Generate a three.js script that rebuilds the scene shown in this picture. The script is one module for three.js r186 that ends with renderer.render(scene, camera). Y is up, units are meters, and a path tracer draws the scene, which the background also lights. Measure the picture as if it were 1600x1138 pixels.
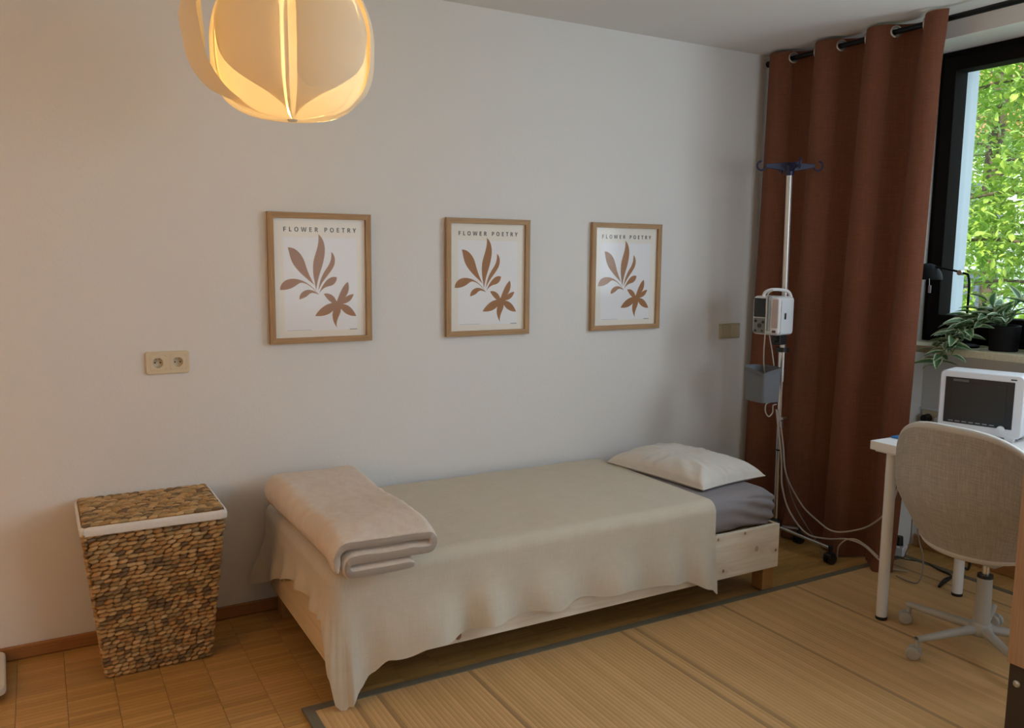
import * as THREE from 'three';
import { RoundedBoxGeometry } from 'three/addons/geometries/RoundedBoxGeometry.js';
import { mergeGeometries, mergeVertices } from 'three/addons/utils/BufferGeometryUtils.js';
import { RectAreaLightUniformsLib } from 'three/addons/lights/RectAreaLightUniformsLib.js';

// ---------------------------------------------------------------- camera, sky, sun, daylight, exposure
RectAreaLightUniformsLib.init();
const scene = new THREE.Scene();
const camera = new THREE.PerspectiveCamera(46.83, 1600 / 1138, 0.05, 200);
camera.position.set(0, 1.48, 3.425);
camera.rotation.set(-7.322 * Math.PI / 180, -29.497 * Math.PI / 180, 0.528 * Math.PI / 180, 'YXZ');
camera.updateMatrixWorld(true);
const renderer = new THREE.WebGLRenderer({ antialias: true });
renderer.toneMapping = THREE.LinearToneMapping;
renderer.toneMappingExposure = 1.0;
renderer.shadowMap.enabled = true;
scene.background = new THREE.Color().setRGB(0.72, 0.88, 1.0);
scene.backgroundIntensity = 2.6;
const sun = new THREE.DirectionalLight(new THREE.Color().setRGB(1, 0.93, 0.8), 7.5);   // stands behind the house, lights the garden only
sun.position.set(-8, 13, 3); sun.target.position.set(8, 0, -2);
sun.shadow.camera.left = -14; sun.shadow.camera.right = 14; sun.shadow.camera.top = 14; sun.shadow.camera.bottom = -14; sun.shadow.camera.far = 50;
scene.add(sun, sun.target);
// daylight that falls in through the casements of the window wall (sky seen from inside, just in front of the panes)
const dayColor = new THREE.Color().setRGB(0.77, 0.885, 1.0);
const day = new THREE.RectAreaLight(dayColor, 6.4, 1.06, 1.14);
day.position.set(3.84, 1.79, 2.33); day.lookAt(-3, 1.79, 2.33); scene.add(day);
const unseenRear = new THREE.RectAreaLight(dayColor, 1.5, 1.5, 1.34);   // daylight of an unseen second window behind the camera, lights surfaces facing it
unseenRear.position.set(2.7, 1.6, 4.66); unseenRear.lookAt(2.7, 1.6, 0); scene.add(unseenRear);

// ---------------------------------------------------------------- helpers
function mulberry(a) { return () => { a |= 0; a = a + 0x6D2B79F5 | 0; let t = Math.imul(a ^ a >>> 15, 1 | a); t = t + Math.imul(t ^ t >>> 7, 61 | t) ^ t; return ((t ^ t >>> 14) >>> 0) / 4294967296; }; }
const rnd = mulberry(77);
const R = (a, b) => a + (b - a) * rnd();
const lin = (r, g, b) => new THREE.Color().setRGB(r, g, b);
const smooth = (a, b, x) => { const t = Math.min(1, Math.max(0, (x - a) / (b - a))); return t * t * (3 - 2 * t); };
const lerp = (a, b, t) => a + (b - a) * t;
function table(pts, x) { // piecewise linear look-up, smoothed
  if (x <= pts[0][0]) return pts[0][1];
  for (let i = 1; i < pts.length; i++) if (x <= pts[i][0]) return lerp(pts[i - 1][1], pts[i][1], smooth(0, 1, (x - pts[i - 1][0]) / (pts[i][0] - pts[i - 1][0])));
  return pts[pts.length - 1][1];
}
// value noise on a repeating lattice
function lattice(n, seed) { const r = mulberry(seed), a = new Float32Array(n * n); for (let i = 0; i < n * n; i++) a[i] = r(); return (x, y) => {
  const x0 = Math.floor(x), y0 = Math.floor(y), fx = x - x0, fy = y - y0, sx = fx * fx * (3 - 2 * fx), sy = fy * fy * (3 - 2 * fy), w = (i) => ((i % n) + n) % n;
  const a00 = a[w(y0) * n + w(x0)], a10 = a[w(y0) * n + w(x0 + 1)], a01 = a[w(y0 + 1) * n + w(x0)], a11 = a[w(y0 + 1) * n + w(x0 + 1)];
  return lerp(lerp(a00, a10, sx), lerp(a01, a11, sx), sy); }; }
const N1 = lattice(64, 5), N2 = lattice(64, 9), N3 = lattice(64, 21);
const fbm = (x, y) => 0.5 * N1(x, y) + 0.3 * N2(x * 2.1, y * 2.1) + 0.2 * N3(x * 4.3, y * 4.3);
function tex(w, h, fn, { srgb = false, repeat = [1, 1] } = {}) {
  const d = new Uint8Array(w * h * 4);
  for (let y = 0; y < h; y++) for (let x = 0; x < w; x++) { const v = fn(x / w, y / h, x, y), o = (y * w + x) * 4;
    if (typeof v === 'number') d[o] = d[o + 1] = d[o + 2] = 255 * Math.min(1, Math.max(0, v)); else for (let k = 0; k < 3; k++) d[o + k] = 255 * Math.min(1, Math.max(0, v[k]));
    d[o + 3] = 255; }
  const t = new THREE.DataTexture(d, w, h); t.wrapS = t.wrapT = THREE.RepeatWrapping; t.magFilter = THREE.LinearFilter; t.minFilter = THREE.LinearMipmapLinearFilter; t.generateMipmaps = true;
  t.repeat.set(...repeat); if (srgb) t.colorSpace = THREE.SRGBColorSpace; t.needsUpdate = true; return t;
}
function std(color, roughness = 0.7, more = {}) { return new THREE.MeshStandardMaterial({ color, roughness, ...more }); }
function phys(color, roughness = 0.7, more = {}) { return new THREE.MeshPhysicalMaterial({ color, roughness, ...more }); }
// uv in metres by the dominant face direction; grain 'x' | 'y' | 'z' says which axis u follows
function uvBox(g, grain = 'x', off = [0, 0]) {
  const n = g.index ? g.toNonIndexed() : g; const p = n.attributes.position, uv = new Float32Array(p.count * 2), a = new THREE.Vector3(), b = new THREE.Vector3(), c = new THREE.Vector3();
  for (let i = 0; i < p.count; i += 3) {
    a.fromBufferAttribute(p, i); b.fromBufferAttribute(p, i + 1); c.fromBufferAttribute(p, i + 2);
    const f = b.clone().sub(a).cross(c.clone().sub(a)), ax = Math.abs(f.x), ay = Math.abs(f.y), az = Math.abs(f.z);
    const axes = ax >= ay && ax >= az ? ['y', 'z'] : ay >= az ? ['x', 'z'] : ['x', 'y'];
    const [u, v] = axes[1] === grain ? [axes[1], axes[0]] : axes;
    [a, b, c].forEach((q, k) => { uv[(i + k) * 2] = q[u] + off[0]; uv[(i + k) * 2 + 1] = q[v] + off[1]; });
  }
  n.setAttribute('uv', new THREE.BufferAttribute(uv, 2)); return n;
}
function box(w, h, d, x = 0, y = 0, z = 0, r = 0, grain = 'x') {
  const g = r ? new RoundedBoxGeometry(w, h, d, 2, Math.min(r, w / 2.01, h / 2.01, d / 2.01)) : new THREE.BoxGeometry(w, h, d);
  return uvBox(g.translate(x, y, z), grain);
}
function span(x0, x1, y0, y1, z0, z1, r = 0, grain = 'x') { return box(x1 - x0, y1 - y0, z1 - z0, (x0 + x1) / 2, (y0 + y1) / 2, (z0 + z1) / 2, r, grain); }
function cyl(r0, r1, h, x = 0, y = 0, z = 0, seg = 24) { return new THREE.CylinderGeometry(r1, r0, h, seg).translate(x, y + h / 2, z); } // r0 at the bottom, y = bottom
const V = (x, y, z) => new THREE.Vector3(x, y, z);
function tube(pts, r, seg = 60, rad = 8, closed = false) { return new THREE.TubeGeometry(new THREE.CatmullRomCurve3(pts.map((p) => Array.isArray(p) ? V(...p) : p), closed, 'centripetal'), seg, r, rad, closed); }
function bar(a, b, r, seg = 12, r1 = r) { // straight round bar
  const A = V(...a), B = V(...b), d = B.clone().sub(A), g = new THREE.CylinderGeometry(r1, r, d.length(), seg).translate(0, d.length() / 2, 0);
  return g.applyQuaternion(new THREE.Quaternion().setFromUnitVectors(V(0, 1, 0), d.clone().normalize())).translate(A.x, A.y, A.z);
}
function lathe(pts, seg = 40) { return new THREE.LatheGeometry(pts.map((p) => new THREE.Vector2(...p)), seg); }
function merge(list) { const l = list.map((g) => { const n = g.index ? g.toNonIndexed() : g.clone(); for (const k of Object.keys(n.attributes)) if (!['position', 'normal', 'uv'].includes(k)) n.deleteAttribute(k); return n; }); return mergeGeometries(l); }
function grid(nu, nv, fn, closed = false) { // fn(u, v) -> [x, y, z]; uv is (u, v) or the two further entries
  const pos = [], uv = [], idx = [];
  for (let j = 0; j <= nv; j++) for (let i = 0; i <= nu; i++) { const p = fn(i / nu, j / nv, i, j); pos.push(p[0], p[1], p[2]); uv.push(p[3] ?? i / nu, p[4] ?? j / nv); }
  for (let j = 0; j < nv; j++) for (let i = 0; i < nu; i++) { const a = j * (nu + 1) + i, b = a + 1, c = a + nu + 1, d = c + 1; idx.push(a, b, d, a, d, c); }
  const g = new THREE.BufferGeometry(); g.setAttribute('position', new THREE.Float32BufferAttribute(pos, 3)); g.setAttribute('uv', new THREE.Float32BufferAttribute(uv, 2)); g.setIndex(idx); g.computeVertexNormals(); return g;
}
const used = {};
function numbered(name) { const n = used[name] = (used[name] ?? -1) + 1; return n ? `${name}_${String(n).padStart(3, '0')}` : name; }
function tag(o, label, category, group) { o.userData.label = label; o.userData.category = category; if (group) o.userData.group = group; return o; }
function thing(name, label, category, pos = [0, 0, 0], turn = 0, group) { const o = new THREE.Group(); o.name = numbered(name); o.position.set(...pos); o.rotation.y = turn; scene.add(o); return tag(o, label, category, group); }
function part(name, g, m, parent, label) { const o = new THREE.Mesh(g, m); o.name = name; parent.add(o); if (label) o.userData.label = label; return o; }
function single(name, g, m, label, category, group) { const o = new THREE.Mesh(g, m); o.name = numbered(name); scene.add(o); return tag(o, label, category, group); }
function struct(name, g, m, label, category) { const o = g ? new THREE.Mesh(g, m) : new THREE.Group(); o.name = name; scene.add(o); o.userData.kind = 'structure'; return tag(o, label, category); }
// a photo pixel meets a plane of the room
function ray(x, y) { const f = 569 / Math.tan(46.83 * Math.PI / 360); return V((x - 800) / f, -(y - 569) / f, -1).applyEuler(camera.rotation); }
const onX = (x, y, X) => { const d = ray(x, y); return d.multiplyScalar((X - camera.position.x) / d.x).add(camera.position); };
const onY = (x, y, Y) => { const d = ray(x, y); return d.multiplyScalar((Y - camera.position.y) / d.y).add(camera.position); };
const onZ = (x, y, Z) => { const d = ray(x, y); return d.multiplyScalar((Z - camera.position.z) / d.z).add(camera.position); };

// ---------------------------------------------------------------- shared materials
const plasterBump = tex(256, 256, (u, v) => 0.6 * fbm(u * 64, v * 64) + 0.4 * N3(u * 128, v * 128), { repeat: [2, 2] });
const wallMat = std(lin(0.80, 0.785, 0.76), 0.92, { bumpMap: plasterBump, bumpScale: 0.0006 });
const ceilMat = std(lin(0.80, 0.79, 0.77), 0.95, { bumpMap: plasterBump, bumpScale: 0.0004 });
const grainFn = (stretch, dark, light, seed) => (u, v) => { const w = N1(u * 4, v * 64 + 3 * N2(u * 3 + seed, v * 8)), f = N3(u * 16, v * 64), g = N2(u * 2 + seed, v * 16); const t = 0.5 * w + 0.3 * f + 0.2 * g; return [lerp(dark[0], light[0], t), lerp(dark[1], light[1], t), lerp(dark[2], light[2], t)]; };
const oakTex = tex(512, 512, grainFn(1, [0.60, 0.46, 0.30], [0.77, 0.62, 0.44], 3), { srgb: true, repeat: [1.2, 3.5] });
const pineTex = tex(512, 512, grainFn(1, [0.86, 0.76, 0.60], [0.94, 0.86, 0.71], 8), { srgb: true, repeat: [0.6, 3] });
const woodBump = tex(256, 256, (u, v) => 0.6 * N1(u * 8, v * 64) + 0.4 * N3(u * 16, v * 64), { repeat: [2, 6] });
const weave = tex(256, 256, (u, v, x, y) => 0.5 + 0.25 * Math.sin(x * Math.PI / 2) * (0.6 + 0.8 * N1(u * 8, v * 64)) + 0.25 * Math.sin(y * Math.PI / 2) * (0.6 + 0.8 * N2(u * 64, v * 8)), { repeat: [6, 6] });
const chrome = std(lin(0.75, 0.76, 0.78), 0.22, { metalness: 1 });
const steel = std(lin(0.62, 0.63, 0.64), 0.32, { metalness: 1 });
const blackPlastic = std(lin(0.012, 0.012, 0.013), 0.45);
const whitePlastic = std(lin(0.78, 0.79, 0.80), 0.35);
const creamPlastic = std(lin(0.72, 0.62, 0.44), 0.35);
const whiteMetal = std(lin(0.80, 0.80, 0.79), 0.4);

// ---------------------------------------------------------------- room shell
const H = 2.56, XL = -1.5, ZF = 4.7, XP = 3.65, XN = 3.93, XO = 4.1, ZW = 0.77, ZE = 2.95, SILL = 1.08, LIN = 2.466;
struct('wall_back', span(XL - 0.15, XO, -0.05, H + 0.15, -0.15, 0), wallMat, 'long white plastered wall behind the bed', 'wall');
struct('wall_left', span(XL - 0.15, XL, -0.05, H + 0.15, 0, ZF), wallMat, 'white side wall away from the window', 'wall');
{ const w = struct('wall_front', null, null, 'white wall facing the bed wall', 'wall'), a = 1.9, b = 3.5, c = 0.88, d = 2.32;
  part('wall_piece', span(XL - 0.15, a, -0.05, H + 0.15, ZF, ZF + 0.15), wallMat, w); part('wall_piece', span(b, XO, -0.05, H + 0.15, ZF, ZF + 0.15), wallMat, w); part('wall_piece', span(a, b, -0.05, c, ZF, ZF + 0.15), wallMat, w); part('wall_piece', span(a, b, d, H + 0.15, ZF, ZF + 0.15), wallMat, w);
  const f = struct('window_2', null, null, 'unseen dark framed window behind the camera, facing the bed', 'window'), dk = std(lin(0.016, 0.011, 0.009), 0.42);  // unseen window out of view, placed to light the fronts of bed and chair
  part('frame', merge([span(a, a + 0.06, c, d, ZF + 0.03, ZF + 0.1), span(b - 0.06, b, c, d, ZF + 0.03, ZF + 0.1), span(a, b, c, c + 0.06, ZF + 0.03, ZF + 0.1), span(a, b, d - 0.06, d, ZF + 0.03, ZF + 0.1), span(2.67, 2.73, c, d, ZF + 0.03, ZF + 0.1)]), dk, f);
  for (const [p, q] of [[a + 0.06, 2.67], [2.73, b - 0.06]]) part('glass_pane', span(p, q, c + 0.06, d - 0.06, ZF + 0.06, ZF + 0.064), phys(0xffffff, 0.02, { transmission: 1, thickness: 0, ior: 1.5 }), f); }
struct('ceiling', span(XL, XO, H, H + 0.15, 0, ZF), ceilMat, 'plain white ceiling above the bed', 'ceiling');
{ const w = struct('wall_right', null, null, 'white window wall with a recess under the sill', 'wall');
  part('pier', span(XP, XO, -0.05, H, 0, ZW - 0.02), wallMat, w); part('pier', span(XP, XO, -0.05, H, ZE + 0.02, ZF), wallMat, w);
  part('lintel', span(XP - 0.02, XO, LIN, H, ZW - 0.02, ZE + 0.02), wallMat, w); part('recess_wall', span(XN, XO, -0.05, SILL - 0.034, ZW - 0.02, ZE + 0.02), wallMat, w);
  part('jamb', span(XP, XO, SILL - 0.034, LIN, ZW - 0.02, ZW), wallMat, w); part('jamb', span(XP, XO, SILL - 0.034, LIN, ZE, ZE + 0.02), wallMat, w); }

// floor: mosaic parquet, square blocks of seven narrow fingers
const parquetMat = std(0xffffff, 0.42, { vertexColors: true, bumpMap: woodBump, bumpScale: 0.0004 });
function blockGeometry(seed, bx, bz) {
  const r = mulberry(seed), list = [], n = 7, fw = bz / n;
  for (let i = 0; i < n; i++) {
    const z0 = i * fw + 0.0001, z1 = (i + 1) * fw - 0.0001, e = 0.0005, t = r(), x0 = 0.0002, x1 = bx - 0.0002, top = -r() * 0.00015;
    const g = new THREE.BufferGeometry(), P = [x0, -0.01, z0, x1, -0.01, z0, x1, -0.01, z1, x0, -0.01, z1, x0 + e, top, z0 + e, x1 - e, top, z0 + e, x1 - e, top, z1 - e, x0 + e, top, z1 - e];
    g.setAttribute('position', new THREE.Float32BufferAttribute(P, 3));
    g.setIndex([4, 7, 6, 4, 6, 5, 0, 4, 5, 0, 5, 1, 1, 5, 6, 1, 6, 2, 2, 6, 7, 2, 7, 3, 3, 7, 4, 3, 4, 0]);
    const q = g.toNonIndexed(); q.computeVertexNormals(); const uv = [], c = [], u0 = r() * 3;
    const tone = lerp(0.86, 1.08, t) * (r() < 0.12 ? 0.85 : 1);
    for (let k = 0; k < q.attributes.position.count; k++) { uv.push(q.attributes.position.getX(k) + u0, q.attributes.position.getZ(k) + u0); c.push(0.56 * tone, 0.315 * tone, 0.095 * tone * lerp(0.9, 1.1, t)); }
    q.setAttribute('uv', new THREE.Float32BufferAttribute(uv, 2)); q.setAttribute('color', new THREE.Float32BufferAttribute(c, 3)); list.push(q);
  }
  return mergeGeometries(list);
}
{ const f = struct('floor', span(XL, XO, -0.06, -0.01, 0, ZF), std(lin(0.52, 0.29, 0.09), 0.8), 'warm oak mosaic parquet floor', 'floor');
  const B = 0.148, variants = []; for (let i = 0; i < 14; i++) variants.push(blockGeometry(100 + i, B, B));
  const rest = [], r = mulberry(4), m4 = new THREE.Matrix4();
  for (let ix = Math.floor(XL / B); ix * B < XN; ix++) { const off = r() * B;
    for (let iz = -1; iz * B + off < ZF; iz++) { const x = ix * B + 0.016, z = iz * B + off, k = Math.floor(r() * 14);
      if (z < -0.13 || x < XL - 0.05 || x > XN) continue;
      if (z < 1.0 && x > -0.45) { const o = part('parquet_block', variants[k], parquetMat, f); o.position.set(x, 0, z); }
      else rest.push(variants[k].clone().applyMatrix4(m4.makeTranslation(x, 0, z))); } }
  const o = part('parquet_remainder', mergeGeometries(rest), parquetMat, f); o.userData.kind = 'stuff'; }
const baseTex = tex(512, 128, grainFn(1, [0.56, 0.37, 0.20], [0.70, 0.50, 0.29], 2), { srgb: true, repeat: [0.8, 6] });
const baseMat = std(0xffffff, 0.45, { map: baseTex });
struct('baseboard_back', span(XL, XP, 0.002, 0.052, 0, 0.016, 0.004), baseMat, 'reddish wooden baseboard along the bed wall', 'baseboard');
struct('baseboard_right', span(XN - 0.016, XN, 0.002, 0.062, ZW, ZE, 0.004, 'z'), baseMat, 'reddish wooden baseboard in the window recess', 'baseboard');

// window: dark stained casement, three sashes, glass, stone sill
{ const w = struct('window_1', null, null, 'dark wooden window with large panes looking on trees', 'window');
  const dark = phys(lin(0.009, 0.007, 0.006), 0.75, { specularIntensity: 0.15 });
  const x0 = 3.87, x1 = 3.95, mids = [1.78];
  part('frame', merge([span(x0, x1, SILL, LIN, ZW - 0.002, ZW + 0.045, 0.004, 'y'), span(x0, x1, SILL, LIN, ZE - 0.045, ZE + 0.002, 0.004, 'y'), span(x0, x1, LIN - 0.045, LIN, ZW + 0.045, ZE - 0.045, 0.004, 'z'), span(x0, x1, SILL, SILL + 0.045, ZW + 0.045, ZE - 0.045, 0.004, 'z'), span(x0, x1, SILL + 0.045, LIN - 0.045, 1.755, 1.805, 0.004, 'y')]), dark, w);
  for (const [a, b] of [[ZW + 0.028, 1.772], [1.788, ZE - 0.028]]) {
    const s = part('sash', merge([span(x0 - 0.018, x1, SILL + 0.03, LIN - 0.03, a, a + 0.062, 0.005, 'y'), span(x0 - 0.018, x1, SILL + 0.03, LIN - 0.03, b - 0.062, b, 0.005, 'y'), span(x0 - 0.018, x1 - 0.002, LIN - 0.095, LIN - 0.03, a + 0.06, b - 0.06, 0.005, 'z'), span(x0 - 0.018, x1 - 0.002, SILL + 0.03, SILL + 0.135, a + 0.06, b - 0.06, 0.005, 'z')]), dark, w);
    part('glass_pane', span(3.917, 3.921, SILL + 0.13, LIN - 0.09, a + 0.055, b - 0.055), phys(0xffffff, 0.02, { transmission: 1, thickness: 0, ior: 1.5 }), s);
  }
  const guide = std(lin(0.50, 0.58, 0.66), 0.4);
  part('shutter_rail', merge([span(3.965, 4.0, SILL, LIN, ZW + 0.03, ZW + 0.075, 0.004, 'y'), span(4.005, 4.1, SILL, LIN, ZW, ZW + 0.052, 0.003, 'y')]), guide, w, 'grey outer rail for a shutter');
  const stoneTex = tex(256, 256, (u, v) => { const n = fbm(u * 64, v * 64), m = fbm(u * 16 + 7, v * 16); return [0.70 + 0.16 * n, 0.66 + 0.14 * n + 0.04 * m, 0.58 + 0.12 * n]; }, { srgb: true, repeat: [3, 3] });
  part('window_sill', span(3.625, 3.875, SILL - 0.034, SILL, ZW - 0.03, ZE + 0.03, 0.004, 'z'), std(0xffffff, 0.3, { map: stoneTex }), w, 'pale stone sill');
}

// ---------------------------------------------------------------- bamboo mat
{ const mat = thing('bamboo_mat', 'large bamboo slat mat with grey cloth border under the desk', 'mat');
  const X0 = 0.68, X1 = 3.735, Z0 = 0.845, Z1 = 2.75, bw = 0.036;
  const bt = tex(512, 64, (u, v) => { const t = 0.35 * N1(u * 4, v * 4) + 0.5 * N2(u * 8, v * 32) + 0.15 * N3(u * 16, v * 64); return [0.84 + 0.16 * t, 0.83 + 0.17 * t, 0.80 + 0.2 * t]; }, { srgb: true, repeat: [0.6, 12] });
  const r = mulberry(12), mats = []; for (let i = 0; i < 9; i++) { const t = i / 8; mats.push(std(lin(lerp(0.76, 0.88, t), lerp(0.49, 0.58, t), lerp(0.22, 0.28, t)), 0.5, { map: bt })); }
  mats.push(std(lin(0.52, 0.33, 0.155), 0.55, { map: bt }));
  const pitch = 0.0172, len = Z1 - Z0 - 0.02;
  const sg = (() => { const s = new THREE.Shape(); const h = pitch / 2 - 0.0001; s.moveTo(-h, 0); s.lineTo(h, 0); s.lineTo(h, 0.0053); s.lineTo(h - 0.0012, 0.0062); s.lineTo(-h + 0.0012, 0.0062); s.lineTo(-h, 0.0053); s.closePath();
    return uvBox(new THREE.ExtrudeGeometry(s, { depth: len, bevelEnabled: false }), 'z'); })();
  for (let x = X0 + 0.012; x < X1 - 0.012; x += pitch) { const o = part('slat', sg, mats[r() < 0.06 ? 9 : Math.floor(r() * 9)], mat); o.position.set(x, 0.001, Z0 + 0.01 + (r() - 0.5) * 0.004); }
  const cloth = std(lin(0.18, 0.155, 0.105), 0.9, { bumpMap: weave, bumpScale: 0.0006 });
  part('border', span(X0, X1, 0.0005, 0.0095, Z0, Z0 + bw, 0.003), cloth, mat); part('border', span(X0, X1, 0.0005, 0.0095, Z1 - bw, Z1, 0.003), cloth, mat);
  part('border', span(X0, X0 + bw, 0.0005, 0.0098, Z0, Z1, 0.003, 'z'), cloth, mat); part('border', span(X1 - bw, X1, 0.0005, 0.0098, Z0, Z1, 0.003, 'z'), cloth, mat); }

// ---------------------------------------------------------------- bed frame, mattress
const BX0 = 0.78, BX1 = 2.815, BZ0 = 0.03, BZ1 = 0.873, TOP = 0.468;
{ const bed = thing('bed_frame', 'low untreated pine bed frame with knotty boards', 'bed');
  const knots = [[1.235, 0.144, 0.016, 0.8], [1.662, 0.155, 0.009, 1], [2.679, 0.221, 0.014, 0.35], [2.433, 0.178, 0.012, 0.45], [2.488, 0.154, 0.008, 0.7], [2.606, 0.302, 0.007, 0.6], [2.452, 0.298, 0.007, 0.6], [2.797, 0.195, 0.007, 0.8], [2.1, 0.23, 0.012, 0.6], [1.0, 0.2, 0.012, 0.6]];
  const W = BX1 - BX0, boardTex = tex(2048, 256, (u, v) => { const x = BX0 + u * W, y = 0.118 + v * 0.2; let dx = 0, k = 0;
    for (const [kx, ky, kr, ks] of knots) { const d2 = ((x - kx) / (kr * 0.8)) ** 2 + ((y - ky) / kr) ** 2, far = Math.exp(-(((x - kx) / (kr * 5)) ** 2 + ((y - ky) / (kr * 2)) ** 2)); dx += far * 0.35 * Math.sign(y - ky); k = Math.max(k, ks * smooth(1.3, 0.6, d2), 0.2 * ks * far); }
    const ring = N1(x * 1.6, v * 18 + dx * 8 + 2 * N2(x * 1.5, v * 3)), fine = N3(x * 22, v * 60), t = 0.6 * ring + 0.4 * fine;
    const c = [lerp(0.92, 0.99, t), lerp(0.87, 0.96, t), lerp(0.79, 0.90, t)], d = [0.50, 0.29, 0.13]; return [lerp(c[0], d[0], k), lerp(c[1], d[1], k), lerp(c[2], d[2], k)]; }, { srgb: true });
  const boardMat = std(0xffffff, 0.6, { map: boardTex, bumpMap: woodBump, bumpScale: 0.0003 }), pine = std(0xffffff, 0.62, { map: pineTex, bumpMap: woodBump, bumpScale: 0.0003 });
  const front = span(BX0, BX1, 0.118, 0.315, BZ1 - 0.02, BZ1, 0.002); { const uv = front.attributes.uv, p = front.attributes.position; for (let i = 0; i < p.count; i++) uv.setXY(i, (p.getX(i) - BX0) / W, (p.getY(i) - 0.118) / 0.2); }
  part('side_board', front, boardMat, bed); part('side_board', span(BX0, BX1, 0.118, 0.315, BZ0, BZ0 + 0.02, 0.002), pine, bed);
  part('end_board', span(BX0, BX0 + 0.02, 0.118, 0.315, BZ0 + 0.021, BZ1 - 0.021, 0.002, 'z'), pine, bed); part('end_board', span(BX1 - 0.02, BX1, 0.118, 0.315, BZ0 + 0.021, BZ1 - 0.021, 0.002, 'z'), pine, bed);
  const legMat = std(lin(0.50, 0.33, 0.17), 0.6, { map: pineTex });
  for (const x of [BX0 + 0.022, BX1 - 0.067]) for (const [z, y0] of [[BZ0 + 0.022, 0.0], [BZ1 - 0.088, 0.0095]]) part('leg', span(x, x + 0.066, y0, 0.30, z, z + 0.066, 0.003, 'y'), legMat, bed);
  for (let i = 0; i < 14; i++) part('bed_slat', span(BX0 + 0.09 + i * 0.133, BX0 + 0.16 + i * 0.133, 0.285, 0.303, BZ0 + 0.022, BZ1 - 0.022), pine, bed);
}
{ // mattress in a grey fitted sheet
  const x0 = BX0 + 0.02, x1 = BX1 + 0.006, z0 = 0.035, z1 = BZ1 - 0.012, y0 = 0.304, y1 = TOP, rr = 0.062, cx = (x0 + x1) / 2, cz = (z0 + z1) / 2;
  const g = new RoundedBoxGeometry(x1 - x0, y1 - y0, z1 - z0, 10, rr); const fine = new THREE.BoxGeometry(x1 - x0, y1 - y0, z1 - z0, 150, 22, 90), p = fine.attributes.position;
  const hx = (x1 - x0) / 2 - rr, hy = (y1 - y0) / 2 - rr, hz = (z1 - z0) / 2 - rr, q = V(0, 0, 0), c = V(0, 0, 0);
  for (let i = 0; i < p.count; i++) { q.fromBufferAttribute(p, i); c.set(THREE.MathUtils.clamp(q.x, -hx, hx), THREE.MathUtils.clamp(q.y, -hy, hy), THREE.MathUtils.clamp(q.z, -hz, hz)); const d = q.clone().sub(c); if (d.lengthSq() > 1e-9) d.normalize(); 
    const X = q.x + cx, fr = smooth(0, 0.05, q.z - hz + 0.02) * smooth(2.45, 2.75, X), w = fr * 0.006 * (Math.sin((q.y * 120) + (X - 2.8) * 34 + 2 * N1(X * 9, q.y * 20)) - 0.4 + 0.7 * N2(X * 30, q.y * 60));
    q.copy(c).addScaledVector(d, rr + w); p.setXYZ(i, q.x + cx, q.y + (y0 + y1) / 2, q.z + cz); }
  fine.deleteAttribute('normal'); const uv = fine.attributes.uv; for (let i = 0; i < p.count; i++) uv.setXY(i, p.getX(i), p.getZ(i) + p.getY(i)); fine.deleteAttribute('uv');
  const m = mergeVertices(fine, 1e-4); m.computeVertexNormals(); const pp = m.attributes.position, uu = []; for (let i = 0; i < pp.count; i++) uu.push(pp.getX(i), pp.getZ(i) + pp.getY(i)); m.setAttribute('uv', new THREE.Float32BufferAttribute(uu, 2));
  single('mattress', m, std(lin(0.285, 0.265, 0.285), 0.85, { bumpMap: weave, bumpScale: 0.0004 }), 'mattress in a smooth grey fitted sheet on the pine frame', 'mattress');
}
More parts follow.
